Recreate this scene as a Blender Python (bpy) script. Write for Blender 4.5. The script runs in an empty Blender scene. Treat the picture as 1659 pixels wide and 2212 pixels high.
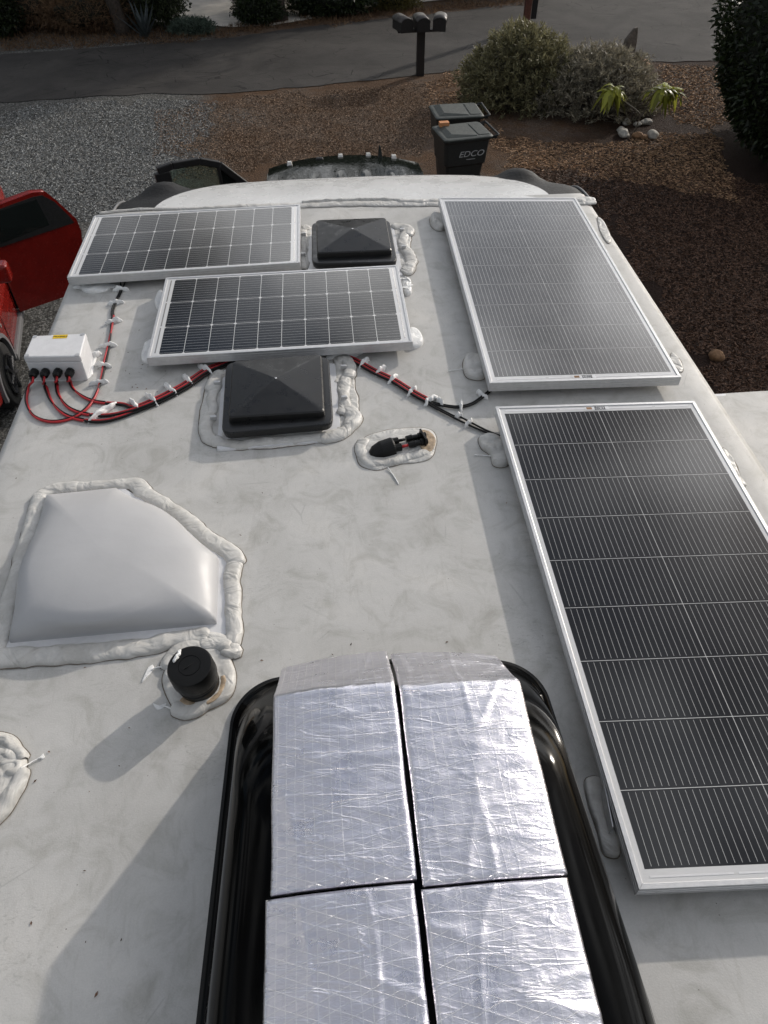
import bpy, math, random
import numpy as np
from mathutils import Vector, Matrix, noise
random.seed(7); rng = np.random.default_rng(7)
S = bpy.context.scene
R_ = math.radians

# ------------------------------------------------------------------ camera
F, PITCH, YAW, ROLL, CH = 1595.59, 0.8047938, 0.0852857, -0.0051495, 1.5957
def cam_axes():
    cy, sy = math.cos(YAW), math.sin(YAW)
    f0 = Vector((sy, cy, 0)); r = Vector((cy, -sy, 0))
    f = f0*math.cos(PITCH) - Vector((0, 0, 1))*math.sin(PITCH)
    u = r.cross(f)
    return r*math.cos(ROLL)+u*math.sin(ROLL), -r*math.sin(ROLL)+u*math.cos(ROLL), f
CR, CU, CF = cam_axes()
cd = bpy.data.cameras.new('camera'); cam = bpy.data.objects.new('camera', cd)
S.collection.objects.link(cam); S.camera = cam
M = Matrix((CR, CU, -CF)).transposed().to_4x4(); M.translation = (0, 0, CH)
cam.matrix_world = M
cd.sensor_fit = 'VERTICAL'; cd.sensor_height = 24.0; cd.lens = F/2212*24.0
cd.clip_start = 0.02; cd.clip_end = 2000
def at(px, py, z=0.0):
    """point on the horizontal plane z seen at photo position px,py"""
    d = CF + CR*((px-829.5)/F) - CU*((py-1106)/F)
    t = (z-CH)/d.z
    return Vector((d.x*t, d.y*t, z))

# ------------------------------------------------------------------ light
SUN_AZ, SUN_EL = R_(49), R_(23.5)
w = bpy.data.worlds.new('World'); S.world = w; w.use_nodes = True
nt = w.node_tree; nt.nodes.clear()
wo = nt.nodes.new('ShaderNodeOutputWorld'); bg = nt.nodes.new('ShaderNodeBackground')
sky = nt.nodes.new('ShaderNodeTexSky'); sky.sky_type = 'NISHITA'; sky.sun_disc = False
sky.sun_elevation = SUN_EL; sky.sun_rotation = SUN_AZ
sky.air_density = 1.0; sky.dust_density = 2.0
tc = nt.nodes.new('ShaderNodeTexCoord')
mp = nt.nodes.new('ShaderNodeMapping'); mp.inputs['Scale'].default_value = (1, 1, 2.2)
n1 = nt.nodes.new('ShaderNodeTexNoise'); n1.inputs['Scale'].default_value = 3.4; n1.inputs['Detail'].default_value = 7
n1.inputs['Roughness'].default_value = 0.6; n1.inputs['Distortion'].default_value = 0.5
cr = nt.nodes.new('ShaderNodeValToRGB'); cr.color_ramp.elements[0].position = .40; cr.color_ramp.elements[1].position = .56
mx = nt.nodes.new('ShaderNodeMix'); mx.data_type = 'RGBA'
dp = nt.nodes.new('ShaderNodeVectorMath'); dp.operation = 'DOT_PRODUCT'
dp.inputs[1].default_value = (math.sin(SUN_AZ)*math.cos(SUN_EL), math.cos(SUN_AZ)*math.cos(SUN_EL), math.sin(SUN_EL))
nt.links.new(tc.outputs['Generated'], dp.inputs[0])
m1_ = nt.nodes.new('ShaderNodeMath'); m1_.operation = 'MAXIMUM'; m1_.inputs[1].default_value = 0
m2_ = nt.nodes.new('ShaderNodeMath'); m2_.operation = 'POWER'; m2_.inputs[1].default_value = 4
m3_ = nt.nodes.new('ShaderNodeMath'); m3_.operation = 'MULTIPLY_ADD'; m3_.inputs[1].default_value = 26; m3_.inputs[2].default_value = 5.5
nt.links.new(dp.outputs['Value'], m1_.inputs[0]); nt.links.new(m1_.outputs[0], m2_.inputs[0]); nt.links.new(m2_.outputs[0], m3_.inputs[0])
n2_ = nt.nodes.new('ShaderNodeTexNoise'); n2_.inputs['Scale'].default_value = 5.0; n2_.inputs['Detail'].default_value = 2
nt.links.new(mp.outputs[0], n2_.inputs['Vector'])
r2_ = nt.nodes.new('ShaderNodeMapRange'); r2_.inputs['From Min'].default_value = .45; r2_.inputs['From Max'].default_value = .57; r2_.inputs['To Min'].default_value = .05; r2_.inputs['To Max'].default_value = 1.9
nt.links.new(n2_.outputs[0], r2_.inputs['Value'])
m4_ = nt.nodes.new('ShaderNodeMath'); m4_.operation = 'MULTIPLY'
nt.links.new(m3_.outputs[0], m4_.inputs[0]); nt.links.new(r2_.outputs[0], m4_.inputs[1]); m3_ = m4_
cc_ = nt.nodes.new('ShaderNodeCombineColor')
for i_ in range(3): nt.links.new(m3_.outputs[0], cc_.inputs[i_])
nt.links.new(cc_.outputs[0], mx.inputs['B'])
nt.links.new(tc.outputs['Generated'], mp.inputs[0]); nt.links.new(mp.outputs[0], n1.inputs['Vector'])
nt.links.new(n1.outputs[0], cr.inputs[0]); d2_ = nt.nodes.new('ShaderNodeVectorMath'); d2_.operation = 'DOT_PRODUCT'
d2_.inputs[1].default_value = (math.sin(R_(22))*math.cos(R_(58)), math.cos(R_(22))*math.cos(R_(58)), math.sin(R_(58)))
nt.links.new(tc.outputs['Generated'], d2_.inputs[0])
g_ = nt.nodes.new('ShaderNodeMapRange'); g_.interpolation_type = 'SMOOTHSTEP'
for k_, v_ in (('From Min', .84), ('From Max', .97), ('To Min', 1.), ('To Max', .38)): g_.inputs[k_].default_value = v_
nt.links.new(d2_.outputs['Value'], g_.inputs['Value'])
gm_ = nt.nodes.new('ShaderNodeMath'); gm_.operation = 'MULTIPLY'
nt.links.new(cr.outputs[0], gm_.inputs[0]); nt.links.new(g_.outputs[0], gm_.inputs[1]); nt.links.new(gm_.outputs[0], mx.inputs['Factor'])
nt.links.new(sky.outputs[0], mx.inputs['A']); nt.links.new(mx.outputs['Result'], bg.inputs[0])
bg.inputs[1].default_value = 0.10
nt.links.new(bg.outputs[0], wo.inputs[0])
sl = bpy.data.lights.new('sun', 'SUN'); sl.energy = 2.15; sl.angle = R_(1.0); sl.color = (1, .92, .82)
so = bpy.data.objects.new('sun', sl); S.collection.objects.link(so)
sd = Vector((math.sin(SUN_AZ)*math.cos(SUN_EL), math.cos(SUN_AZ)*math.cos(SUN_EL), math.sin(SUN_EL)))
so.rotation_euler = sd.to_track_quat('Z', 'Y').to_euler()
S.view_settings.view_transform = 'Standard'; S.view_settings.look = 'None'
S.view_settings.exposure = 0.08; S.view_settings.gamma = 1
GZ = -3.5

# ------------------------------------------------------------------ shader helpers
class X:
    def __init__(s, nt, v): s.nt, s.v = nt, v
    def _m(s, op, *a):
        n = s.nt.nodes.new('ShaderNodeMath'); n.operation = op
        for i, q in enumerate((s,)+a):
            q = q.v if isinstance(q, X) else q
            if isinstance(q, (int, float)): n.inputs[i].default_value = q
            else: s.nt.links.new(q, n.inputs[i])
        return X(s.nt, n.outputs[0])
    def __add__(s, o): return s._m('ADD', o)
    def __rsub__(s, o): return (s*-1)+o
    def __radd__(s, o): return s+o
    def __rmul__(s, o): return s*o
    def __sub__(s, o): return s._m('SUBTRACT', o)
    def __mul__(s, o): return s._m('MULTIPLY', o)
    def __truediv__(s, o): return s._m('DIVIDE', o)
    def fract(s): return s._m('FRACT')
    def abs(s): return s._m('ABSOLUTE')
    def lt(s, o): return s._m('LESS_THAN', o)
    def gt(s, o): return s._m('GREATER_THAN', o)
    def max(s, o): return s._m('MAXIMUM', o)
    def min(s, o): return s._m('MINIMUM', o)
    def pow(s, o): return s._m('POWER', o)
class Mat:
    def __init__(s, name, col=(.5, .5, .5), rough=.5, metal=0., spec=.5, coat=0.):
        s.m = bpy.data.materials.new(name); s.m.use_nodes = True; s.nt = s.m.node_tree
        s.b = s.nt.nodes['Principled BSDF']
        s.b.inputs['Base Color'].default_value = (*col, 1); s.b.inputs['Roughness'].default_value = rough
        s.b.inputs['Metallic'].default_value = metal; s.b.inputs['Specular IOR Level'].default_value = spec
        s.b.inputs['Coat Weight'].default_value = coat
    def coord(s, kind='Object', scale=(1, 1, 1), rot=(0, 0, 0)):
        t = s.nt.nodes.new('ShaderNodeTexCoord'); m = s.nt.nodes.new('ShaderNodeMapping')
        m.inputs['Scale'].default_value = scale; m.inputs['Rotation'].default_value = rot
        s.nt.links.new(t.outputs[kind], m.inputs[0]); return m.outputs[0]
    def sep(s, vec):
        n = s.nt.nodes.new('ShaderNodeSeparateXYZ'); s.nt.links.new(vec, n.inputs[0])
        return [X(s.nt, n.outputs[i]) for i in range(3)]
    def noise(s, vec, scale, detail=4, rough=.55, dist=0):
        n = s.nt.nodes.new('ShaderNodeTexNoise'); n.inputs['Scale'].default_value = scale
        n.inputs['Detail'].default_value = detail; n.inputs['Roughness'].default_value = rough
        n.inputs['Distortion'].default_value = dist
        s.nt.links.new(vec, n.inputs['Vector']); return X(s.nt, n.outputs[0])
    def voro(s, vec, scale, out='Distance', feature='F1', rnd=1.):
        n = s.nt.nodes.new('ShaderNodeTexVoronoi'); n.inputs['Scale'].default_value = scale; n.feature = feature
        n.inputs['Randomness'].default_value = rnd
        s.nt.links.new(vec, n.inputs['Vector']); return n.outputs[out]
    def ramp(s, x, stops):
        n = s.nt.nodes.new('ShaderNodeValToRGB'); e = n.color_ramp.elements
        while len(e) < len(stops): e.new(.5)
        for i, (p, c) in enumerate(stops):
            e[i].position = p
            e[i].color = (c, c, c, 1) if isinstance(c, (int, float)) else (*c, 1)
        s.nt.links.new(x.v if isinstance(x, X) else x, n.inputs[0]); return n.outputs[0]
    def mix(s, f, a, b, mode='MIX'):
        n = s.nt.nodes.new('ShaderNodeMix'); n.data_type = 'RGBA'; n.blend_type = mode
        for k, q in (('Factor', f), ('A', a), ('B', b)):
            q = q.v if isinstance(q, X) else q
            i = n.inputs[k] if k != 'Factor' else n.inputs[0]
            if k != 'Factor': i = [z for z in n.inputs if z.name == k and z.type == 'RGBA'][0]
            if isinstance(q, (int, float)): i.default_value = q
            elif isinstance(q, tuple): i.default_value = (*q, 1)
            else: s.nt.links.new(q, i)
        return [o for o in n.outputs if o.type == 'RGBA'][0]
    def col(s, c): s.nt.links.new(c.v if isinstance(c, X) else c, s.b.inputs['Base Color']); return s
    def rough(s, c): s.nt.links.new(c.v if isinstance(c, X) else c, s.b.inputs['Roughness']); return s
    def bump(s, h, dist=.002, strength=1.):
        n = s.nt.nodes.new('ShaderNodeBump'); n.inputs['Distance'].default_value = dist; n.inputs['Strength'].default_value = strength
        s.nt.links.new(h.v if isinstance(h, X) else h, n.inputs['Height'])
        s.nt.links.new(n.outputs[0], s.b.inputs['Normal']); return s

def simple(name, col, rough=.5, metal=0., var=.25, scale=20, bump=0., spec=.5, coat=0.):
    m = Mat(name, col, rough, metal, spec, coat); v = m.coord()
    n = m.noise(v, scale, 5)
    lo = tuple(c*(1-var) for c in col); hi = tuple(min(1, c*(1+var)) for c in col)
    m.col(m.ramp(n, [(.3, lo), (.7, hi)]))
    m.rough(m.ramp(m.noise(v, scale*2.3, 3), [(.3, max(0, rough-.08)), (.7, min(1, rough+.1))]))
    if bump: m.bump(n, bump)
    return m.m

# roof membrane
def roof_mat():
    m = Mat('roof_membrane', (.6, .6, .58), .55, spec=.35); v = m.coord()
    big = m.noise(v, 2.2, 6, .62, .6); mid = m.noise(v, 9, 6, .65, 1.0)
    st = m.noise(m.coord(scale=(6, 1.6, 1), rot=(0, 0, .5)), 5, 6, .7, 1.5)
    base = m.ramp(big, [(.3, (.45, .445, .43)), (.52, (.52, .517, .505)), (.72, (.60, .588, .565))])
    d = m.ramp(mid, [(.30, (.76, .75, .72)), (.50, (.96, .955, .945)), (.7, (1.02, 1.01, 1.))])
    c = m.mix(1., base, d, 'MULTIPLY')
    d2 = m.ramp(st, [(.30, (.88, .875, .86)), (.46, (1, 1, 1))])
    c = m.mix(.8, c, d2, 'MULTIPLY')
    fine = m.ramp(m.noise(v, 260, 3, .8), [(.3, (.93, .93, .93)), (.7, (1.04, 1.04, 1.04))])
    c = m.mix(1., c, fine, 'MULTIPLY')
    # smudges, scuffs
    sm = m.noise(v, 3.1, 3, .5, 0.3); sp = m.noise(m.coord(scale=(1, 2.3, 1)), 30, 5, .75, 2.0)
    sc = X(m.nt, m.ramp(sm, [(.52, 0), (.62, 1)]))*X(m.nt, m.ramp(sp, [(.55, 0), (.64, 1)]))
    c = m.mix(sc*.42, c, (.25, .25, .235))
    # thin scratches
    sv = m.voro(m.coord(scale=(1, 1, 1)), 2.7, 'Distance', 'DISTANCE_TO_EDGE')
    ds = m.noise(v, 6, 4)
    scr = X(m.nt, sv).lt(.004)*X(m.nt, m.ramp(ds, [(.56, 0), (.62, 1)]))
    c = m.mix(scr*.25, c, (.22, .22, .21))
    # specks
    vs = X(m.nt, m.voro(v, 42)).lt(.055)*X(m.nt, m.ramp(m.noise(v, 7, 2), [(.55, 0), (.6, 1)]))
    c = m.mix(vs*.75, c, (.07, .06, .05))
    m.col(c); m.bump(mid*.6+m.noise(v, 300, 2)*.25, .0012)
    return m.m
M_roof = roof_mat()
def sealant_mat():
    m = Mat('self_levelling_sealant', (.66, .65, .61), .42, spec=.4); v = m.coord()
    n = m.noise(v, 14, 5, .6, .8)
    c = m.ramp(n, [(.28, (.44, .425, .395)), (.5, (.54, .53, .505)), (.75, (.60, .59, .565))])
    f = m.ramp(m.noise(v, 70, 4, .7, 1.5), [(.25, (.8, .78, .74)), (.45, (1, 1, 1))])
    m.col(m.mix(.7, c, f, 'MULTIPLY'))
    wv = m.noise(m.coord(scale=(1, 1, 1)), 16, 2, .4, 2.5)
    m.bump(wv, .007)
    return m.m
M_seal = sealant_mat()
M_fresh = simple('fresh_white_sealant', (.78, .78, .77), .35, bump=.002, scale=120, var=.06)
M_alu = simple('anodised_frame', (.60, .60, .60), .36, .55, .06, 60)
M_white = simple('white_abs', (.68, .68, .69), .35, 0, .05, 40)
M_blackp = simple('black_smoke_plastic', (.010, .010, .010), .32, 0, .3, 12, spec=.45)
M_blackr = simple('black_rubber', (.004, .004, .004), .42, 0, .2, 60, spec=.3)
M_gloss = Mat('gloss_black_shroud', (.003, .003, .003), .10, spec=.07)
_v = M_gloss.coord(); M_gloss.rough(M_gloss.ramp(M_gloss.noise(_v, 9, 6), [(.35, .05), (.7, .2)])); M_gloss = M_gloss.m
M_red = simple('red_cable', (.42, .015, .02), .35, 0, .15, 40)
M_hole = simple('dark_opening', (.004, .004, .004), .8)
M_dark = simple('dark_textured_fibreglass', (.016, .016, .0165), .6, 0, .25, 60, bump=.002, spec=.25)
M_capw = simple('white_gelcoat', (.62, .62, .61), .28, 0, .07, 5)
M_carred = simple('red_car_paint', (.20, .010, .007), .22, .1, .12, 8, coat=.5)
M_glass = Mat('car_glass', (.012, .015, .014), .04, spec=.6, coat=.3).m
M_tyre = simple('tyre', (.015, .015, .015), .8, 0, .2, 50)
M_rim = simple('alloy_rim', (.12, .12, .125), .3, .8, .1, 30)
M_trim = simple('grey_trim', (.16, .16, .165), .45, 0, .1, 40)
M_truck = simple('dark_truck_paint', (.008, .010, .008), .07, 0, .2, 12, spec=.16)
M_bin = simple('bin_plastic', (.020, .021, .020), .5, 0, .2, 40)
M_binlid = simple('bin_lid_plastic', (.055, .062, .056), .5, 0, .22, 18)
M_chrome = simple('clear_lens', (.55, .53, .5), .12, .6, .1, 40)
M_text = simple('pale_print', (.42, .42, .42), .5)
M_wood = simple('block_wood', (.55, .24, .10), .6, 0, .2, 60)
M_bark = simple('bark', (.05, .038, .03), .9, 0, .5, 18, bump=.02)
M_twig = simple('grey_twig', (.12, .105, .085), .85, 0, .4, 30)
M_rust = simple('rusty_sealant', (.36, .27, .18), .6, 0, .45, 60, bump=.002)
M_post = simple('brown_post', (.10, .035, .022), .8, 0, .3, 20)
M_mailtop = simple('mailbox_metal', (.06, .055, .052), .4, .3, .2, 20)
M_mailbody = simple('mailbox_black', (.012, .011, .011), .5, 0, .2, 20)
M_stone = simple('white_stone', (.42, .40, .36), .8, 0, .25, 25, bump=.006)
M_stoneo = simple('orange_stone', (.26, .15, .08), .85, 0, .3, 25, bump=.006)
M_conc = simple('concrete', (.72, .67, .60), .85, 0, .18, 3)
M_sidew = simple('trailer_side', (.30, .30, .30), .4, 0, .05, 4)
M_yellow = simple('yellow_sticker', (.75, .50, .01), .4, 0, .03)
M_ink = simple('black_ink', (.01, .01, .01), .5)
M_interior = simple('dark_interior', (.008, .008, .008), .9)

def leafmat(name, col, var=.5, rough=.5, trans=.25):
    m = Mat(name, col, rough, spec=.35)
    g = m.nt.nodes.new('ShaderNodeNewGeometry')
    r = X(m.nt, g.outputs['Random Per Island'])
    lo = tuple(c*(1-var) for c in col); hi = tuple(c*(1+var) for c in col)
    c = m.ramp(r, [(0, lo), (1, hi)])
    m.col(c)
    if trans:
        t = m.nt.nodes.new('ShaderNodeBsdfTranslucent'); m.nt.links.new(c, t.inputs[0])
        a = m.nt.nodes.new('ShaderNodeMixShader'); a.inputs[0].default_value = trans
        o = m.nt.nodes['Material Output']
        m.nt.links.new(m.b.outputs[0], a.inputs[1]); m.nt.links.new(t.outputs[0], a.inputs[2])
        m.nt.links.new(a.outputs[0], o.inputs[0])
    return m.m
M_leafbush = leafmat('olive_narrow_leaf', (.21, .195, .105))
M_leafgrey = leafmat('grey_green_leaf', (.26, .235, .175))
M_leafhedge = leafmat('hedge_leaf', (.022, .032, .012), .6, .35)
M_leaftree = leafmat('tree_leaf', (.035, .045, .018), .5, .5)
M_leafplant = leafmat('plant_leaf', (.27, .28, .04), .75, .35, .4)
M_leafsage = leafmat('sage_leaf', (.08, .11, .085), .3)
M_leafyel = leafmat('yellowish_leaf', (.10, .085, .022), .5)
M_leafdry = leafmat('dry_brush', (.15, .092, .052), .6, .8)
M_agave = simple('agave_leaf', (.05, .062, .065), .5, 0, .2, 10)
M_chip = leafmat('wood_chip', (.11, .062, .040), .92, .7, 0)
M_peb = leafmat('gravel_chip', (.25, .255, .25), .85, .8, 0)

# ground: one sheet, gravel / dirt / mulch zones
def ground_mat():
    m = Mat('earth_and_gravel', (.1, .1, .1), .95, spec=.2); v = m.coord()
    x, y, z = m.sep(v)
    n = m.noise(v, .55, 6, .6, .4); n2 = m.noise(v, 2.2, 6, .65)
    g1 = m.ramp(m.voro(v, 34, 'Color'), [(.0, (.055, .054, .052)), (.5, (.20, .205, .20)), (1, (.40, .40, .385))])
    gd = m.ramp(X(m.nt, m.voro(v, 34)), [(.15, (1, 1, 1)), (.6, (.35, .34, .33))])
    grav = m.mix(.8, g1, gd, 'MULTIPLY')
    dv = m.noise(v, 45, 5, .8)
    dirt = m.ramp(dv, [(.28, (.030, .019, .012)), (.5, (.095, .055, .032)), (.72, (.26, .165, .10))])
    mul = m.ramp(m.noise(m.coord(scale=(1, 2.2, 1), rot=(0, 0, .3)), 38, 5, .8, 1.5), [(.3, (.010, .006, .005)), (.52, (.032, .018, .013)), (.74, (.11, .065, .045))])
    # gravel mask : left side, fades to dirt towards x>-1
    a = (x*-.42-.85)+(n-.5)*1.8+(n2-.5)*1.0
    gm = m.ramp(a+.5, [(.1, 0), (.8, 1)])
    gm2 = m.ramp(n2+(n-.5)*.8, [(.42, .0), (.60, .28)])
    base = m.mix(X(m.nt, gm).max(X(m.nt, gm2)), dirt, grav)
    # mulch mask: right of the trailer
    b = (x-1.9)*.35+(11.2-y)*.22+(n-.5)*1.0
    mm = m.ramp(b, [(.30, 0), (.62, 1)])
    side = m.ramp(x, [(.0, 0), (.01, 1)])
    base = m.mix(X(m.nt, mm)*X(m.nt, side), base, mul)
    m.col(m.mix(.6, base, m.ramp(n, [(.3, (.62, .6, .58)), (.7, (1.15, 1.12, 1.1))]), 'MULTIPLY'))
    m.bump(X(m.nt, m.voro(v, 34))*-.6+dv*.8+n2*1.5, .03)
    return m.m
def road_mat():
    m = Mat('old_asphalt', (.05, .05, .05), .9, spec=.25); v = m.coord()
    n = m.noise(v, .8, 7, .65, .5); f = m.noise(v, 90, 3, .8)
    c = m.ramp(n, [(.3, (.036, .034, .033)), (.7, (.075, .070, .066))])
    c = m.mix(.7, c, m.ramp(f, [(.3, (.6, .6, .6)), (.7, (1.4, 1.4, 1.4))]), 'MULTIPLY')
    ck = X(m.nt, m.voro(m.coord(scale=(.8, 1.6, 1)), 1.7, 'Distance', 'DISTANCE_TO_EDGE'))+(m.noise(v, 6, 4)-.5)*.06
    ck2 = ck.abs().lt(.012)*X(m.nt, m.ramp(m.noise(v, .9, 3), [(.45, 0), (.55, 1)]))
    c = m.mix(ck2*.7, c, (.012, .012, .012))
    m.col(c); m.bump(f, .01); return m.m
M_ground, M_road = ground_mat(), road_mat()

def foil_mat():
    m = Mat('foil_facing', (.80, .79, .82), .22, 1.0); v = m.coord('UV')
    x, y, z = m.sep(v)
    nz = m.noise(v, 14, 4, .5)
    def line(e, p, wd): return ((e/p).fract()-.5).abs().gt(.5-wd)
    l1 = line(x+(nz-.5)*.004, .0166, .05)
    l2 = line(x*.38+y+(nz-.5)*.004, .0215, .035)
    l3 = line(x*-.38+y+(nz-.5)*.004, .0215, .035)
    ln = l1.max(l2).max(l3)
    wr = m.noise(m.coord('UV', scale=(1, 3.2, 1)), 9, 6, .62, 1.2)
    wr2 = m.noise(m.coord('UV', scale=(1, 1.5, 1)), 55, 4, .6, 1.5)
    cre = X(m.nt, m.ramp(m.noise(m.coord('UV', scale=(.6, 3.5, 1)), 7, 3, .5, 1.), [(.46, 0), (.5, 1), (.54, 0)]))
    cre2 = X(m.nt, m.ramp(m.noise(m.coord('UV', scale=(3.5, .8, 1)), 5, 2, .5, .6), [(.48, 0), (.5, 1), (.52, 0)]))
    m.bump(wr*.9+wr2*.17+ln*.10+cre*.22+cre2*.05, .0026)
    m.col(m.mix(ln*.45, (.78, .765, .82), (.95, .95, .95)))
    m.rough(m.ramp(nz, [(.3, .25), (.7, .36)]))
    return m.m
M_foil = foil_mat()

def cells_mat(kind, painted_glare=0.):
    """UV in metres, origin at near-left corner of the glass"""
    m = Mat('cells_'+kind, (.01, .01, .01), .16, spec=.5 if painted_glare else .35, coat=1. if painted_glare else .35); m.b.inputs['Coat Roughness'].default_value = .26 if painted_glare else .15; m.b.inputs['Coat IOR'].default_value = 1.6
    x, y, z = m.sep(m.coord('UV'))
    if kind == 'large':
        W, L, mx_, my, nc, nr = .650, 1.470, .014, .026, 4, 9
    else:
        W, L, mx_, my, nc, nr = .950, .564, .030, .010, 10, 3
    px, py = (W-2*mx_)/nc, (L-2*my)/nr
    cx, cy = (x-mx_)/px, (y-my)/py
    ins = cx.gt(0)*cx.lt(nc)*cy.gt(0)*cy.lt(nr)
    fx, fy = cx.fract(), cy.fract()
    ex, ey = (fx-.5).abs()*px, (fy-.5).abs()*py      # distance from cell centre, metres
    if kind == 'large':
        gap = ey.gt(py/2-.0007)
        mid = ((x-W/2).abs()).lt(.0009)*.7
        bus = ((fx*10+.5).fract()-.5).abs().lt(.5*.0011/(px/10))*fy.gt(.035)*fy.lt(.972)
        cham = ex.gt(9)
        gap = gap.max(mid)
    else:
        gap = ex.gt(px/2-.0011).max(ey.gt(py/2-.0011))
        bus = ((fy*10).fract()-.5).abs().lt(.5*.0010/(py/10))*fx.gt(.03)*fx.lt(.97)
        cham = (ex+ey).gt(px/2+py/2-.0075)
    var = m.voro(m.coord('UV', scale=(1/px, 1/py, 1)), 1, 'Color', rnd=0.)
    cell = m.ramp(m.noise(m.coord('UV'), 3, 3), [(.3, (.0035, .0035, .004)), (.7, (.006, .006, .006))])
    c = m.mix(bus, cell, (.40, .40, .39) if not painted_glare else (.5, .5, .49))
    c = m.mix(gap, c, (.55, .55, .54))
    c = m.mix(cham, c, (.6, .6, .6))
    c = m.mix(ins, (.60, .60, .60), c)
    # dust film; the far large panel also has sky glare painted into its colour
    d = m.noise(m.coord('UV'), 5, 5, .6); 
    c = m.mix(X(m.nt, m.ramp(d, [(.3, .0+painted_glare*.5), (.7, .004+painted_glare*1.4)])), c, (.6, .58, .55))
    m.col(c)
    m.rough(m.ramp(d, [(.3, .10), (.7, .16)]))
    return m.m
M_cellL, M_cellS = cells_mat('large'), cells_mat('small')
M_cellGlare = cells_mat('large', .04)

# ------------------------------------------------------------------ mesh helpers
def link(o, parent=None):
    S.collection.objects.link(o)
    if parent: o.parent = parent
    return o
def tag(o, label=None, cat=None, group=None, kind=None):
    if label: o['label'] = label
    if cat: o['category'] = cat
    if group: o['group'] = group
    if kind: o['kind'] = kind
    return o
def thing(name, label, cat, loc=(0, 0, 0), rz=0, group=None):
    o = bpy.data.objects.new(name, None); S.collection.objects.link(o)
    o.location = loc; o.rotation_euler = (0, 0, rz); o.empty_display_size = .1
    return tag(o, label, cat, group)
def copy_tree(o, parent=None):
    c = o.copy(); S.collection.objects.link(c)
    if parent: c.parent = parent; c.matrix_parent_inverse = o.matrix_parent_inverse.copy()
    for ch in list(o.children): copy_tree(ch, c)
    return c
class MB:
    def __init__(s): s.v, s.f, s.uv = [], [], None
    def add(s, v, f):
        k = len(s.v); s.v += [tuple(q) for q in v]; s.f += [tuple(i+k for i in q) for q in f]; return s
    def box(s, c, d, rz=0, taper=(1, 1), rx=0):
        x, y, z = d[0]/2, d[1]/2, d[2]/2; tx, ty = taper
        m = Matrix.Rotation(rz, 3, 'Z') @ Matrix.Rotation(rx, 3, 'X')
        vs = [(-x, -y, -z), (x, -y, -z), (x, y, -z), (-x, y, -z), (-x*tx, -y*ty, z), (x*tx, -y*ty, z), (x*tx, y*ty, z), (-x*tx, y*ty, z)]
        vs = [m @ Vector(q)+Vector(c) for q in vs]
        return s.add(vs, [(0, 3, 2, 1), (4, 5, 6, 7), (0, 1, 5, 4), (1, 2, 6, 5), (2, 3, 7, 6), (3, 0, 4, 7)])
    def loft(s, rings, cap0=True, cap1=True):
        n = len(rings[0]); k = len(s.v)
        for r in rings: s.v += [tuple(q) for q in r]
        for i in range(len(rings)-1):
            for j in range(n):
                a, b = k+i*n+j, k+i*n+(j+1) % n
                s.f.append((a, b, b+n, a+n))
        if cap0: s.f.append(tuple(k+j for j in reversed(range(n))))
        if cap1: s.f.append(tuple(k+(len(rings)-1)*n+j for j in range(n)))
        return s
    def tube(s, pts, r, n=8, caps=True):
        pts = [Vector(p) for p in pts]; rings = []
        rs = r if isinstance(r, (list, tuple)) else [r]*len(pts)
        up = Vector((0, 0, 1))
        for i, p in enumerate(pts):
            d = (pts[min(i+1, len(pts)-1)]-pts[max(i-1, 0)]).normalized()
            a = d.cross(up)
            if a.length < .05: a = d.cross(Vector((1, 0, 0)))
            a.normalize(); b = a.cross(d)
            rings.append([p+(a*math.cos(t)+b*math.sin(t))*rs[i] for t in [2*math.pi*j/n for j in range(n)]])
        return s.loft(rings, caps, caps)
    def cyl(s, c, r, h, axis='Z', n=24, r2=None):
        r2 = r if r2 is None else r2; c = Vector(c)
        A = {'Z': ((1, 0, 0), (0, 1, 0), (0, 0, 1)), 'X': ((0, 1, 0), (0, 0, 1), (1, 0, 0)), 'Y': ((0, 0, 1), (1, 0, 0), (0, 1, 0))}[axis]
        a, b, d = [Vector(q) for q in A]
        ring = lambda R, t: [c+d*t+(a*math.cos(2*math.pi*j/n)+b*math.sin(2*math.pi*j/n))*R for j in range(n)]
        return s.loft([ring(r, -h/2), ring(r2, h/2)])
    def build(s, name, mat, parent=None, smooth=False, bevel=0, seg=2, sub=0):
        me = bpy.data.meshes.new(name); me.from_pydata(s.v, [], s.f); me.update()
        me.materials.append(mat)
        if smooth:
            me.polygons.foreach_set('use_smooth', [True]*len(me.polygons))
        o = link(bpy.data.objects.new(name, me), parent)
        if bevel:
            b = o.modifiers.new('b', 'BEVEL'); b.width = bevel; b.segments = seg; b.limit_method = 'ANGLE'; b.angle_limit = R_(35)
        if sub:
            q = o.modifiers.new('s', 'SUBSURF'); q.levels = q.render_levels = sub
        return o
def grid(fn, nu, nv, closed_u=False):
    v = [fn(i/(nu), j/(nv)) for j in range(nv+1) for i in range(nu+(0 if closed_u else 1))]
    n = nu if closed_u else nu+1; f = []
    for j in range(nv):
        for i in range(nu):
            a, b = j*n+i, j*n+(i+1) % n
            f.append((a, b, b+n, a+n))
    return v, f
def catmull(pts, step=.01, closed=False):
    P = [Vector(p) for p in pts]; out = []
    n = len(P); rg = range(n) if closed else range(n-1)
    for i in rg:
        if closed: p0, p1, p2, p3 = P[i-1], P[i], P[(i+1) % n], P[(i+2) % n]
        else: p0, p1, p2, p3 = P[max(i-1, 0)], P[i], P[i+1], P[min(i+2, n-1)]
        k = max(1, int((p2-p1).length/step))
        for j in range(k):
            t = j/k
            out.append(.5*((2*p1)+(p2-p0)*t+(2*p0-5*p1+4*p2-p3)*t*t+(-p0+3*p1-3*p2+p3)*t**3))
    if not closed: out.append(P[-1])
    return out
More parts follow.
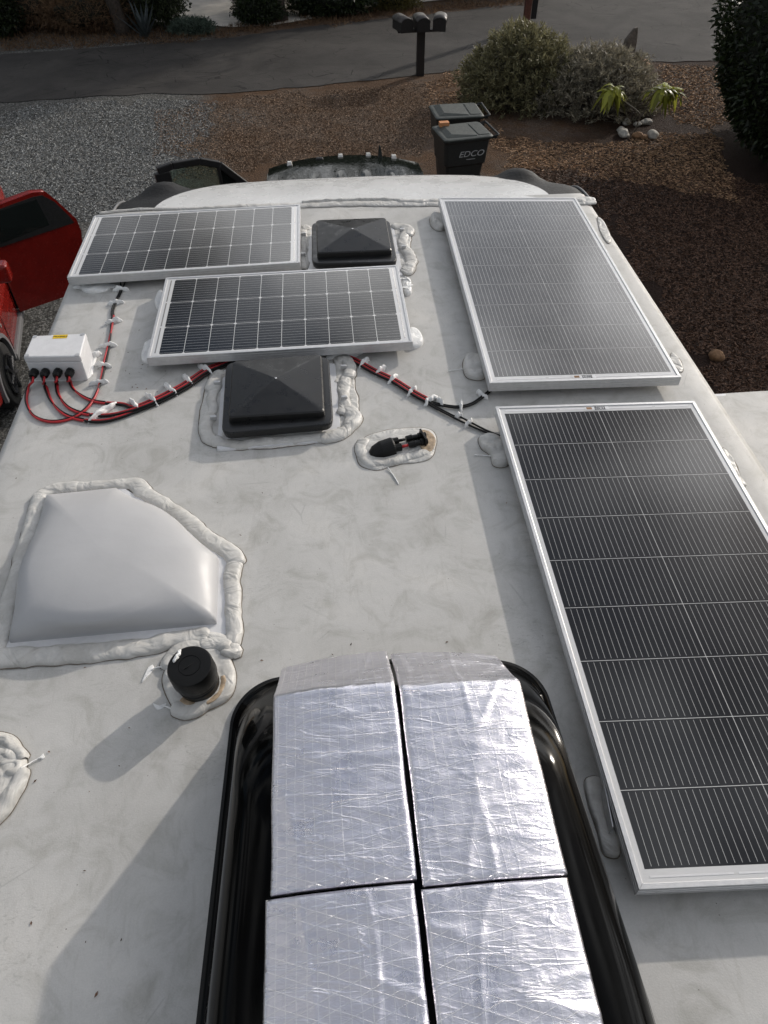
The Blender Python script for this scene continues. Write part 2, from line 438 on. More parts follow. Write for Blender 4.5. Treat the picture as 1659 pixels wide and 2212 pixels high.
def nz(x, y=0., z=0.): return noise.noise(Vector((x, y, z)))
M_grime = simple('edge_grime', (.17, .145, .115), .8, 0, .4, 60)
def bead(name, pts, width, h, parent, seed=0, mat=None, lump=.22, step=.007, z=0.):
    """flowing bead of sealant along world points"""
    P = catmull([(p[0], p[1], 0) for p in pts], step)
    rings = []; L = 0; n = 11
    ws = width if isinstance(width, list) else [width]*len(pts)
    N = len(P)
    for i, p in enumerate(P):
        d = (P[min(i+1, N-1)]-P[max(i-1, 0)]).normalized(); a = Vector((-d.y, d.x, 0))
        if i: L += (P[i]-P[i-1]).length
        wq = np.interp(i/(N-1)*(len(ws)-1), range(len(ws)), ws)
        e = min(1, (min(i, N-1-i)*step+.002)/(wq*.45)); e = math.sqrt(max(0, 1-(1-e)**2))
        wl = wq*.5*e*(1+lump*1.2*nz(L*15, seed)+lump*.5*nz(L*38, seed+9)); wr = wq*.5*e*(1+lump*1.2*nz(L*15, seed+40)+lump*.5*nz(L*40, seed+19))
        hh = h*.8*(.35+.65*e)*(1+.30*nz(L*18, seed+70)+.07*math.sin(L*110+4*nz(L*14, seed)))
        ring = []
        for k in range(n):
            t = k/(n-1)*math.pi; cx = math.cos(t); wz = math.sin(t)**.7
            ring.append(p+a*(wl if cx > 0 else wr)*cx+Vector((0, 0, z+hh*wz+.0010*nz(p.x*40+cx*3, p.y*40, seed))))
        rings.append(ring)
    mb = MB(); k = len(rings[0])
    for r in rings: mb.v += [tuple(q) for q in r]
    for i in range(len(rings)-1):
        for j in range(k-1): mb.f.append((i*k+j, i*k+j+1, (i+1)*k+j+1, (i+1)*k+j))
    o = mb.build(name, mat or M_seal, parent, True)
    if max(ws) >= .028 and z == 0 and mat is None:
        gm = MB()
        for r in rings:
            c = (r[0]+r[-1])/2; a = (r[0]-c); b = (r[-1]-c)
            if a.length < 1e-5: continue
            gw = .0022*(1+.8*nz(c.x*25, c.y*25, seed))
            p, q = c+a*(1+gw/a.length), c+b*(1+gw/b.length)
            gm.v += [(p.x, p.y, .0017), (q.x, q.y, .0017)]
        for i in range(len(gm.v)//2-1): gm.f.append((2*i, 2*i+1, 2*i+3, 2*i+2))
        gm.build('grime_line', M_grime, o)
    return o
def blob(name, outline, h, parent, seed=0, mat=None, z=0., fold=.3, step=.006, amp=.03):
    O = catmull([(p[0], p[1], 0) for p in outline], step, True)
    c = sum(O, Vector())/len(O); n = len(O)
    mb = MB(); prof = [(1., 0), (.995, .28), (.97, .55), (.9, .8), (.78, .95), (.62, 1), (.46, 1), (.3, 1), (.15, 1)]
    for s_, hh in prof:
        for i, p in enumerate(O):
            q = c+(p-c)*s_*(1+amp*nz(p.x*18, p.y*18, seed))
            rip = 1+fold*nz(q.x*22, q.y*22, seed+5)+fold*.7*math.sin(9*nz(q.x*9, q.y*9, seed+8))
            mb.v.append((q.x, q.y, z+h*hh*rip))
    mb.v.append((c.x, c.y, z+h))
    for r in range(len(prof)-1):
        for i in range(n):
            a, b = r*n+i, r*n+(i+1) % n; mb.f.append((a, b, b+n, a+n))
    k = (len(prof)-1)*n
    for i in range(n): mb.f.append((k+i, k+(i+1) % n, len(mb.v)-1))
    o = mb.build(name, mat or M_seal, parent, True)
    if mat is None and z == 0:
        gm = MB()
        for i in range(n):
            p = Vector(mb.v[i]); d = p-c; gw = .0024*(1+.8*nz(p.x*25, p.y*25, seed)); p = c+d*(1+gw/d.length); gm.v.append((p.x, p.y, .0015))
        gm.f.append(tuple(range(n))); gm.build('grime_line', M_grime, o)
    return o
def D(pts, z=0.): return [at(x, y, z) for x, y in pts]
def dab(c, ang, ln, wd, h, parent, seed, mat=None, z=0.0, name='sealant_dab'):
    """rough smear across a cable"""
    mb = MB(); nu, nv = 14, 18; ca, sa = math.cos(ang), math.sin(ang); wd *= 1.1; ln *= 1.6; h = h*1.5 if h > .012 and z == 0 else h
    for i in range(nv+1):
        t = i/nv*2-1
        for j in range(nu):
            a = j/nu*2*math.pi
            rr = math.sqrt(max(0, 1-t*t))*.85+.1
            k = 1+.55*nz(t*3+seed*3.1, math.cos(a)*1.6, math.sin(a)*1.6+seed)
            x = t*ln/2; y = math.cos(a)*wd/2*rr*k; zz = max(0, math.sin(a))*h*rr*k
            y += .3*wd*nz(t*2, seed*1.7)
            mb.v.append((c.x+x*ca-y*sa, c.y+x*sa+y*ca, z+zz))
    for i in range(nv):
        for j in range(nu):
            a, b = i*nu+j, i*nu+(j+1) % nu; mb.f.append((a, b, b+nu, a+nu))
    mb.f.append(tuple(range(nu-1, -1, -1))); mb.f.append(tuple(nv*nu+j for j in range(nu)))
    return mb.build(name, mat or M_fresh, parent, True)
def strand(pts, r, parent, name='sealant_string'):
    mb = MB(); P = catmull(pts, .004); n = len(P)
    mb.tube(P, [r*(1+.6*nz(i*.3, 3)) for i in range(n)], 6); return mb.build(name, M_fresh, parent, True)
def text(body, size, mat, parent, loc, rot, name='lettering', shear=0., sx=1., ext=.0004, align='CENTER'):
    c = bpy.data.curves.new(name, 'FONT'); c.body = body; c.size = size; c.align_x = align; c.align_y = 'CENTER'; c.shear = shear; c.extrude = ext
    t = bpy.data.objects.new(name, c); S.collection.objects.link(t)
    bpy.context.view_layer.update()
    dg = bpy.context.evaluated_depsgraph_get(); me = bpy.data.meshes.new_from_object(t.evaluated_get(dg))
    bpy.data.objects.remove(t); me.name = name; me.materials.clear(); me.materials.append(mat)
    o = link(bpy.data.objects.new(name, me), parent); o.location = loc; o.rotation_euler = rot; o.scale = (sx, 1, 1)
    return o
def sculpt(name, pts, sizes, mat, parent, seed=0):
    pass

# ------------------------------------------------------------------ ground and roads
v, f = grid(lambda a, b: (-150+300*a, -100+400*b, GZ), 60, 80)
g = MB().add(v, f).build('ground', M_ground); tag(g, kind='structure')
def sheet(name, poly, z, mat, kind='structure'):
    mb = MB(); mb.add([(x, y, z) for x, y in poly], [tuple(range(len(poly)))])
    o = mb.build(name, mat); tag(o, kind=kind); return o
def edge(pts): return [tuple(at(x, y, GZ)[:2]) for x, y in pts]
near = [(-60, 14.5), (-20, 16.3)]+edge([(0, 222), (150, 213), (330, 202), (440, 204), (560, 196), (700, 185), (900, 164), (1000, 152), (1120, 146), (1400, 135), (1560, 132), (1659, 128)])+[(24, 18.6), (60, 19.5)]
far = [(60, 60), (14, 44), (9.5, 33)]+edge([(1160, 0), (1000, 24), (870, 38), (760, 48), (640, 60), (500, 83), (350, 92), (230, 103), (100, 112), (0, 118)])+[(-20, 19.5), (-60, 18.0)]
def jag(P, amp):
    out = []
    for i in range(len(P)-1):
        a, b = Vector(P[i]), Vector(P[i+1]); k = max(1, int((b-a).length/.25)) if (b-a).length < 8 else 1
        for j in range(k):
            q = a+(b-a)*(j/k); out.append((q.x+amp*nz(q.x*3, q.y*3), q.y+amp*nz(q.x*2.4, 7, q.y)+amp*.4*nz(q.x*9, 3)))
    out.append(P[-1]); return out
road = sheet('road', jag(near, .10)+jag(far, .12), GZ+.012, M_road)
conc = edge([(200, 46), (330, 48), (420, 54), (500, 60), (590, 56), (700, 38), (760, 20), (1180, -20), (1180, -34), (100, -2), (-200, 3), (-200, 22), (180, 24)])
sheet('concrete_driveway', conc, GZ+.02, M_conc)
gut = [tuple(at(x, y, GZ)[:2]) for x, y in [(1538, -6), (1665, 38), (1670, 26), (1556, -10)]]
sheet('concrete_gutter', gut, GZ+.03, M_conc)

# ------------------------------------------------------------------ trailer
TR = thing('travel_trailer', 'white topped camper trailer whose dirty membrane roof fills the foreground', 'trailer', (0, 0, GZ))
def child(mb, name, mat, parent, **k):
    """mesh given in world coordinates, parented to an empty that may be moved/rotated"""
    o = mb.build(name, mat, parent, **k)
    bpy.context.view_layer.update(); o.matrix_parent_inverse = parent.matrix_world.inverted(); return o
def reparent(o, parent):
    o.parent = parent; bpy.context.view_layer.update(); o.matrix_parent_inverse = parent.matrix_world.inverted(); return o
RX0, RX1, RY0, RY1 = -1.092, 1.348, -5.0, 3.69
# roof sheet with rolled edges
prof = [(RX0-.012, -.10), (RX0-.011, -.03), (RX0-.004, -.008), (RX0+.02, 0)]
row = [(x, z) for x, z in prof]+[(RX0+.02+(RX1-RX0-.04)*i/40, 0) for i in range(1, 40)]+[(-x+RX0+RX1, z) for x, z in reversed(prof)]
mb = MB(); ys = np.linspace(RY0, RY1, 120)
for y in ys:
    for x, z in row: mb.v.append((x, y, z+(.0016*nz(x*3, y*3) if z == 0 else 0)))
n = len(row)
for j in range(len(ys)-1):
    for i in range(n-1): mb.f.append((j*n+i, j*n+i+1, (j+1)*n+i+1, (j+1)*n+i))
child(mb, 'roof', M_roof, TR, smooth=True)
mb = MB().box(((RX0+RX1)/2, (RY0+RY1)/2, -1.55), (RX1-RX0-.004, RY1-RY0, 2.9))
child(mb, 'body_wall', M_sidew, TR)
# front cap: white centre and dark side shells, curved down to the front
def capz(t):   # t 0..1 forward
    return -.004-.02*t-.07*t**3
def cap_pt(x, t):
    xm = (RX0+RX1)/2; q = abs(x-xm)/1.24
    depth = .56*(1-.35*max(0, q)**3)
    return Vector((x, 3.66+depth*t, capz(t)-.012*q**4))
def inner(s, t): # white panel boundary widens backward
    pass
def white_half(t): return 1.0-.40*t**2.2
xm = .172
mb = MB(); NU, NT = 40, 18
for j in range(NT+1):
    t = j/NT
    for i in range(NU+1):
        s_ = i/NU*2-1; p = cap_pt(xm+s_*white_half(t), t); mb.v.append((p.x, p.y, p.z+.009))
for j in range(NT):
    for i in range(NU): a = j*(NU+1)+i; mb.f.append((a, a+1, a+NU+2, a+NU+1))
k = len(mb.v)   # front face drop
for i in range(NU+1):
    p = cap_pt(xm+(i/NU*2-1)*white_half(1), 1); mb.v.append((p.x, p.y+.30, p.z-.55))
for i in range(NU): a = NT*(NU+1)+i; mb.f.append((a, a+1, k+i+1, k+i))
child(mb, 'front_cap', M_capw, TR, smooth=True)
mb = MB(); NU = 60
for j in range(NT+1):
    t = j/NT
    for i in range(NU+1):
        s_ = i/NU*2-1; x = xm+s_*1.235; p = cap_pt(x, t)
        e = abs(s_); z = p.z
        z -= .03*max(0, (e-.93)/.07)**2
        # clearance-lamp bump
        for bx in (-.83, 1.10):
            z += .062*math.exp(-((abs(p.x-bx)/.10)**3+(abs(t-.86)/.22)**3))
        mb.v.append((p.x, p.y, z))
for j in range(NT):
    for i in range(NU): a = j*(NU+1)+i; mb.f.append((a, a+1, a+NU+2, a+NU+1))
k = len(mb.v)
for dz_, dy_ in ((-.25, .12), (-2.2, .25)):
    for i in range(NU+1):
        p = cap_pt(xm+(i/NU*2-1)*1.235, 1); mb.v.append((p.x, p.y+dy_, p.z+dz_))
for i in range(NU):
    a = NT*(NU+1)+i; mb.f.append((a, a+1, k+i+1, k+i)); mb.f.append((k+i, k+i+1, k+NU+i+2, k+NU+i+1))
child(mb, 'cap_shell', M_dark, TR, smooth=True)
for sgn, nm in ((-1, 'edge_moulding'), (1, 'edge_moulding')):
    for off in (0, .022):
        P = []
        for j in range(14):
            t = j/13; p = cap_pt(xm+sgn*(1.228-off), t); P.append((p.x, p.y, p.z+.002-.012*(off == 0)-.03*max(0, ((1.228-off)/1.235-.93)/.07)**2+.006))
        child(MB().tube(P, .007, 8), nm, M_trim if off else M_dark, TR, smooth=True)
# front seam sealant
o = bead('seam_sealant', D([(215, 462), (300, 454), (420, 452), (520, 447), (650, 445), (760, 441), (900, 441), (960, 441), (1100, 440), (1240, 440), (1287, 437)]), [.02, .02, .02, .04, .055, .06, .065, .055, .055, .05, .04], .012, None, 3, step=.008); reparent(o, TR)
o = bead('seam_sealant', D([(652, 441), (700, 437), (760, 435), (830, 434), (872, 436)]), .022, .02, None, 5); reparent(o, TR)
o = bead('seam_sealant', D([(860, 438), (900, 438), (950, 437)]), .035, .02, None, 6); reparent(o, TR)
o = bead('seam_sealant', D([(1244, 438), (1262, 433), (1286, 434)]), .06, .018, None, 8); reparent(o, TR)
# slide-out with its own roof
sx0, sy1 = RX1+.022, at(1600, 857, -.17).y
mb = MB().box((sx0+.45, (sy1-3.)/2, -1.35), (.9, sy1+3., 2.36)); child(mb, 'slide_out_wall', M_sidew, TR)
v, f = grid(lambda a, b: (sx0-.02+.95*a, -3.02+(sy1+3.04)*b, -.165+.002*nz(a*5, b*20)), 12, 40)
child(MB().add(v, f), 'slide_out_roof', M_roof, TR, smooth=True)
mb = MB().box((sx0+.45, sy1+.012, -.19), (.96, .02, .05)); child(mb, 'slide_out_trim', M_white, TR, bevel=.004)

# ------------------------------------------------------------------ solar panels
def panel(label, C, kind, group, ribbon):
    """C: TL TR BR BL top-frame corners (world)"""
    base = (C[0]+C[1]+C[2]+C[3])/4
    T = thing('solar_panel', label, 'solar panel', (base.x, base.y, 0), 0, group)
    Wn, Ln = (.670, 1.490) if kind == 'large' else (.970, .584)
    zt = C[0].z
    def B(u, v, z):    # u 0..1 left-right, v 0..1 near-far
        p = C[3]*(1-u)*(1-v)+C[2]*u*(1-v)+C[1]*u*v+C[0]*(1-u)*v
        return Vector((p.x, p.y, z))
    def m(x, y, z): return B(x/Wn, y/Ln, z)
    fr = MB(); lip = .011
    def bar(a, b, c_, d_, z0, z1):
        lo = [m(*a, z0), m(*b, z0), m(*c_, z0), m(*d_, z0)]; hi = [m(*a, z1), m(*b, z1), m(*c_, z1), m(*d_, z1)]
        fr.add(lo+hi, [(0, 3, 2, 1), (4, 5, 6, 7), (0, 1, 5, 4), (1, 2, 6, 5), (2, 3, 7, 6), (3, 0, 4, 7)])
    W_, L_, l = Wn, Ln, lip
    h0 = zt-.036
    bar((0, 0), (W_, 0), (W_-l, l), (l, l), h0, zt); bar((W_, 0), (W_, L_), (W_-l, L_-l), (W_-l, l), h0, zt)
    bar((W_, L_), (0, L_), (l, L_-l), (W_-l, L_-l), h0, zt); bar((0, L_), (0, 0), (l, l), (l, L_-l), h0, zt)
    # extrusion grooves on the outside
    for z in (.010, .020):
        for a, b in (((0, 0), (W_, 0)), ((0, L_), (0, 0))):
            pa, pb = m(*a, zt-z), m(*b, zt-z)
            d = (pb-pa).normalized(); nrm = Vector((d.y, -d.x, 0))
            q = [pa+nrm*.0012, pb+nrm*.0012]
            fr.add([q[0]+Vector((0, 0, -.001)), q[1]+Vector((0, 0, -.001)), q[1]+Vector((0, 0, .001)), q[0]+Vector((0, 0, .001)),
                    pa+Vector((0, 0, -.001)), pb+Vector((0, 0, -.001)), pb+Vector((0, 0, .001)), pa+Vector((0, 0, .001))],
                   [(0, 1, 2, 3), (4, 5, 1, 0), (3, 2, 6, 7)])
    child(fr, 'frame', M_alu, T, bevel=.0012, seg=2)
    nx, ny = 10, 14
    gz = zt-.0025
    gl = MB(); uvs = []
    gw, glh = (.650, 1.470) if kind == 'large' else (.950, .564)
    for j in range(ny+1):
        for i in range(nx+1):
            X_, Y_ = .010+(Wn-.020)*i/nx, .010+(Ln-.020)*j/ny
            gl.v.append(tuple(m(X_, Y_, gz))); uvs.append((gw*i/nx, glh*j/ny))
    for j in range(ny):
        for i in range(nx): a = j*(nx+1)+i; gl.f.append((a, a+1, a+nx+2, a+nx+1))
    o = child(gl, 'cell_sheet', (M_cellGlare if ribbon == 'near' else M_cellL) if kind == 'large' else M_cellS, T)
    uvl = o.data.uv_layers.new(name='UVMap')
    for lp in o.data.loops: uvl.data[lp.index].uv = uvs[lp.vertex_index]
    bk = MB(); bk.add([m(.010, .010, h0+.006), m(Wn-.010, .010, h0+.006), m(Wn-.010, Ln-.010, h0+.006), m(.010, Ln-.010, h0+.006)], [(3, 2, 1, 0)])
    child(bk, 'backsheet', M_white, T)
    # ribbons
    rbs = {}
    def strip(a, b, w):
        rb = rbs.setdefault((a[1] if kind == 'large' else a[0]), MB())
        pa, pb = m(*a, gz+.0006), m(*b, gz+.0006); d = (pb-pa).normalized(); nn = Vector((-d.y, d.x, 0))*w/2
        rb.add([pa-nn, pb-nn, pb+nn, pa+nn], [(0, 1, 2, 3)])
    if kind == 'large':
        for yy in ((.0225,) if ribbon == 'near' else (Ln-.0225, .0225)):
            for a, b in ((.03, .20), (.21, .36), (.37, .52), (.53, .64)):
                strip((a, yy), (b, yy), .006 if yy == (.0225 if ribbon == 'near' else Ln-.0225) else .004)
    else:
        for xx in (.026, Wn-.026):
            for q in range(3): strip((xx, .03+q*.18), (xx, .20+q*.18), .005)
    for rb in rbs.values(): child(rb, 'ribbon', M_chrome if kind == 'small' else M_white, T)
    return T, m, gz
zt = .068
qR1 = D([(947.4, 426.7), (1244, 426.7), (1472.2, 814.4), (1057.7, 827.5)], zt)
TL, TR_, BL = D([(1069.7, 877.9), (1499.8, 865.5), (1380.5, 1921.7)], zt)
dirn = at(1659, 1138, zt)-TR_; dirn.normalize()
qR2 = [TL, TR_, TR_+dirn*(BL-TL).length, BL]
qL1 = D([(203, 465.5), (648.4, 440.8), (647.9, 566.8), (144.5, 599.4)], zt)
qL2 = D([(358, 599.4), (859.4, 571.9), (891.8, 738.3), (316.2, 773.2)], zt)
GP, GS = 'large solar panels along the right roof edge', 'small solar panels on the left front of the roof'
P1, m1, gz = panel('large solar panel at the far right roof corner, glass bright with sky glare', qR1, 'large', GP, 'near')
P2, m2, gz2 = panel('large dark solar panel nearest the camera, running past the air conditioner', qR2, 'large', GP, 'far')
P3, m3, _ = panel('small solar panel at the far left roof corner beside the red car', qL1, 'small', GS, '')
P4, m4, _ = panel('small solar panel between the two black pyramid roof vents', qL2, 'small', GS, '')
def put_text(T, body, size, p, rz, mat=M_ink, sx=1.):
    o = text(body, size, mat, None, p, (0, 0, rz), sx=sx); reparent(o, T); return o
for T, m_, yy, rz in ((P1, m1, .0225, math.pi), (P2, m2, 1.49-.0225, 0)):
    lab = MB(); q = [m_(.295, yy-.009, gz+.001), m_(.375, yy-.009, gz+.001), m_(.375, yy+.008, gz+.001), m_(.295, yy+.008, gz+.001)]
    lab.add(q, [(0, 1, 2, 3)]); child(lab, 'label_sticker', M_white, T)
    sgn = 1 if rz == 0 else -1
    put_text(T, 'RICH', .013, m_(.345, yy+.0035*sgn, gz+.0014), rz, sx=1.2)
    put_text(T, 'SOLAR', .010, m_(.345, yy-.005*sgn, gz+.0014), rz, sx=1.2)
    sw = MB(); sw.add([m_(.30, yy-.006, gz+.0014), m_(.318, yy-.006, gz+.0014), m_(.318, yy+.006, gz+.0014), m_(.30, yy+.006, gz+.0014)], [(0, 1, 2, 3)])
    child(sw, 'label_mark', M_stoneo, T)
def mount(T, c, ang):
    mb = MB(); mb.box((c.x, c.y, .018), (.085, .04, .003), ang); 
    ca, sa = math.cos(ang), math.sin(ang)
    mb.box((c.x-sa*.02, c.y+ca*.02, .036), (.085, .003, .036), ang)
    child(mb, 'mount_bracket', M_alu, T, bevel=.001)
def pblob(T, pts, h, seed, mat=None, name='mount_sealant'):
    o = blob(name, D(pts), h, None, seed, mat, amp=.06); reparent(o, T)
# right panel mounts: lumps of sealant
pblob(P1, [(932, 466), (945, 462), (958, 470), (962, 495), (948, 500), (935, 494), (928, 480)], .018, 1)
pblob(P1, [(1003, 775), (1015, 765), (1035, 768), (1045, 780), (1050, 812), (1035, 822), (1012, 818), (1000, 800)], .02, 2)
pblob(P1, [(1290, 470), (1305, 480), (1320, 515), (1312, 525), (1296, 500)], .004, 3)
pblob(P1, [(1450, 762), (1466, 775), (1476, 800), (1465, 805), (1448, 785)], .005, 4)
pblob(P2, [(1033, 948), (1050, 940), (1078, 945), (1090, 960), (1100, 1000), (1088, 1010), (1065, 1005), (1058, 985), (1040, 970)], .02, 5)
pblob(P2, [(1262, 1690), (1278, 1678), (1296, 1684), (1304, 1710), (1308, 1760), (1330, 1810), (1336, 1845), (1318, 1852), (1300, 1840), (1288, 1790), (1270, 1740)], .017, 6)
pblob(P2, [(1560, 970), (1580, 985), (1600, 1030), (1612, 1050), (1590, 1040)], .004, 7)
for T, p, an in ((P1, at(958, 480), 1.5), (P1, at(1048, 800), 1.5), (P2, at(1096, 975), 1.5), (P2, at(1312, 1765), 1.47)):
    mount(T, p+Vector((.012, 0, 0)), an)
o = strand([at(1000, 797, .004), at(985, 799, .003), at(968, 801, .003)], .0016, None); reparent(o, P1)
o = strand([at(1062, 985, .004), at(1045, 984, .003), at(1025, 983, .003)], .0018, None); reparent(o, P2)
# left panels mounts
pblob(P3, [(178, 612), (200, 608), (235, 610), (240, 622), (225, 631), (190, 633), (176, 625)], .014, 8, M_fresh)
bq = at(205, 604, 0)
for dx_ in (-.062, .062):
    child(MB().box((bq.x+dx_, bq.y-.012, .033), (.018, .004, .060), 0, (1, 1)), 'mount_bracket', M_alu, P3, bevel=.003)
child(MB().box((bq.x, bq.y-.012, .018), (.14, .004, .014)), 'mount_bracket', M_alu, P3, bevel=.001)
o = dab(at(207, 620), 0, .12, .04, .012, None, 97); reparent(o, P3)
pblob(P4, [(318, 742), (330, 738), (338, 770), (325, 784), (308, 782), (306, 765)], .018, 9, M_fresh)
pblob(P4, [(340, 637), (352, 632), (356, 662), (342, 670), (334, 655)], .016, 10, M_fresh)
pblob(P4, [(866, 612), (872, 606), (886, 608), (889, 622), (888, 636), (876, 640), (868, 632)], .018, 11, M_fresh)
pblob(P4, [(884, 716), (896, 713), (908, 722), (914, 740), (908, 750), (892, 755), (884, 745)], .018, 12, M_fresh)
for i, q in enumerate([(872, 612), (878, 622), (874, 632), (884, 628), (880, 612)]):
    o = dab(at(*q), i*1.3, .03, .012, .006, None, 50+i, z=.018); reparent(o, P4)

# ------------------------------------------------------------------ roof vents
def vent(label, lip, lid, apex, zl, seal, seed, under=()):
    """lip, lid: 4 corners as photo positions TL TR BR BL"""
    a = D(lip, zl); c = sum(a, Vector())/4
    T = thing('roof_vent', label, 'roof vent', (c.x, c.y, 0), 0, 'black pyramid roof vents')
    def rr(q, z, k=6, rad=.10, s_=1.):
        out = []; cc = sum(q, Vector())/4
        for i in range(4):
            p, pp, pn = q[i], q[i-1], q[(i+1) % 4]
            A = p+(pp-p)*rad; B = p+(pn-p)*rad
            for j in range(k+1):
                t = j/k; r = A*(1-t)**2+p*2*t*(1-t)+B*t*t
                r = cc+(r-cc)*s_; out.append(Vector((r.x, r.y, z)))
        return out
    fl = MB().loft([rr(a, .001, s_=1.13, rad=.04), rr(a, .007, s_=1.12, rad=.04)]); child(fl, 'base_flange', M_white, T)
    nk = MB().loft([rr(a, .007, s_=.86), rr(a, zl-.02, s_=.86)]); child(nk, 'vent_neck', M_white, T)
    lp = MB().loft([rr(a, zl-.028, s_=.985), rr(a, zl-.006, s_=1.005), rr(a, zl, s_=.99), rr(a, zl+.001, s_=.90)]); child(lp, 'outer_lip', M_blackp, T, smooth=False, bevel=.002)
    b = D(lid, zl+.022)
    tp = at(apex[0], apex[1], zl+.052)
    L_ = MB(); k0 = rr(b, zl+.001, rad=.045); k1 = rr(b, zl+.020, rad=.045, s_=.99); k2 = rr(b, zl+.0245, rad=.05, s_=.965)
    def lift(ring, s_, zz): 
        return [Vector((tp.x+(p.x-tp.x)*s_, tp.y+(p.y-tp.y)*s_, zz)) for p in ring]
    rings = [k0, k1, k2]
    z2 = zl+.0245; zt_ = zl+.052
    for s_ in (.8, .6, .4, .25, .12, .05): rings.append(lift(k2, s_, z2+(zt_-z2)*(1-s_)**1.0))
    L_.loft(rings); o = child(L_, 'vent_lid', M_blackp, T, smooth=True)
    e = o.modifiers.new('e', 'EDGE_SPLIT'); e.split_angle = R_(28)
    child(MB().cyl((tp.x, tp.y, zt_-.001), .004, .003, n=10), 'screw', M_alu, T)
    for k, (pts, wd, h) in enumerate(under):
        o = bead('vent_sealant', D(pts), wd, h, None, seed+50+k*3, lump=.12); reparent(o, T)
    for k, (pts, wd, h) in enumerate(seal):
        o = bead('vent_sealant', D(pts), wd, h*1.35, None, seed+k*3, lump=.34); reparent(o, T)
    return T
V1 = vent('nearer of the two black pyramid vents, ringed by thick folded sealant', [(488.4, 782.5), (709.7, 769.3), (720, 915.5), (478.6, 936.6)], [(501.5, 780.4), (695, 765), (701.7, 890), (492, 903)], (596, 816.5), .055,
          [([(480, 805), (468, 820), (462, 838), (466, 850)], .055, .016), ([(466, 842), (458, 865), (462, 885), (452, 905)], .038, .014), ([(456, 895), (446, 915), (446, 940), (464, 955), (482, 950)], .05, .016),
           ([(460, 955), (510, 962), (570, 956), (640, 952), (700, 945)], .045, .014), ([(690, 948), (720, 945), (750, 930), (762, 905), (750, 880)], .055, .017), ([(480, 940), (560, 945), (640, 938), (700, 930)], .04, .01),
           ([(738, 900), (745, 872), (742, 840), (750, 815)], .045, .015), ([(748, 822), (756, 798), (745, 778), (728, 782)], .05, .017), ([(725, 770), (733, 800), (728, 830)], .03, .008)], 20, [([(478, 800), (464, 850), (455, 910), (468, 946), (560, 954), (660, 945), (735, 925), (752, 880), (743, 820), (740, 780)], .075, .007)])
V2 = vent('farther black pyramid vent beside the right end of the far small solar panel', [(673.4, 480.3), (841.4, 474.3), (858.4, 565.3), (674.4, 569.3)], [(682, 475.7), (834.4, 470.3), (847.4, 541), (684.4, 548)], (761.4, 493.7), .055,
          [([(845, 493), (868, 492), (880, 500), (878, 512)], .06, .016), ([(872, 505), (870, 525), (872, 540)], .05, .014), ([(870, 535), (880, 548), (888, 565), (880, 585), (868, 592)], .06, .016),
           ([(668, 492), (655, 500), (652, 520), (656, 545)], .05, .014), ([(656, 540), (652, 560), (656, 585)], .045, .014), ([(668, 492), (660, 540), (662, 580)], .04, .008)], 60, [([(850, 490), (868, 510), (866, 545), (874, 590)], .085, .007)])
for T, q in ((V1, [(742, 795), (744, 862), (470, 830), (462, 905)]), (V2, [(868, 499), (872, 536), (656, 508), (654, 552)])):
    for x_, y_ in q:
        p = at(x_, y_, .015); child(MB().box((p.x, p.y, .02), (.022, .010, .016)), 'hinge_tab', M_alu, T, bevel=.002)

# ------------------------------------------------------------------ junction box
jz = .105
jb = D([(69.7, 725), (186.3, 719.3), (173.4, 769.5), (49.3, 771)], jz)
jc = sum(jb, Vector())/4
JB = thing('junction_box', 'white plastic junction box with four cable glands and yellow sticker on its lid', 'junction box', (jc.x, jc.y, 0))
def quadprism(q, z0, z1, s0=1., s1=1.):
    c = sum(q, Vector())/4
    r = lambda s_, z: [Vector((c.x+(p.x-c.x)*s_, c.y+(p.y-c.y)*s_, z)) for p in q]
    return MB().loft([list(reversed(r(s0, z0))), list(reversed(r(s1, z1)))])
child(quadprism(jb, .0, jz-.024, .975, .985), 'box_body', M_white, JB, bevel=.004)
child(quadprism(jb, jz-.0235, jz, 1., .99), 'box_lid', M_white, JB, bevel=.005, seg=3)
for i in range(4):
    p = jc+(jb[i]-jc)*.88; child(MB().cyl((p.x, p.y, jz+.0006), .0085, .0016, n=16), 'screw', M_alu, JB)
fd = (jb[2]-jb[3]).normalized(); fn = Vector((fd.y, -fd.x, 0))
glands = []
for gx, gy in ((75, 803), (100, 800.5), (128, 798.5), (155, 796)):
    # gland centres on the near face
    zc = .045; p = at(gx, gy, zc); k = (p-jb[3]).dot(fn); p = p-fn*(k-.008) if False else p
    u = (at(gx, gy, zc)-jb[3]).dot(fd); p = jb[3]+fd*u*1.0; p = Vector((p.x, p.y, zc))+fn*.006
    glands.append(p)
    g_ = MB(); a0 = math.atan2(fn.y, fn.x)
    def ring(r, off, n=8): return [p+fn*off+fd*r*math.cos(2*math.pi*j/n+.2)+Vector((0, 0, 1))*r*math.sin(2*math.pi*j/n+.2) for j in range(n)]
    g_.loft([ring(.0155, -.004), ring(.0155, .006), ring(.0125, .0065), ring(.0155, .009), ring(.015, .022), ring(.010, .030)])
    child(g_, 'cable_gland', M_blackr, JB, bevel=.001)
yl = MB(); u0, u1 = .52, .76
tl, tr, br, bl = jb
def jm(u, v): return (bl*(1-u)*(1-v)+br*u*(1-v)+tr*u*v+tl*(1-u)*v)
yl.add([Vector((*jm(u, v)[:2], jz+.0006)) for u, v in ((.40, .80), (.665, .80), (.665, .965), (.40, .965))], [(0, 1, 2, 3)])
child(yl, 'yellow_sticker', M_yellow, JB)
o = text('MAKERELE', .0115, M_ink, None, Vector((*jm(.532, .882)[:2], jz+.001)), (0, 0, math.atan2(fd.y, fd.x)), shear=.25, sx=.95, ext=.0002); reparent(o, JB)
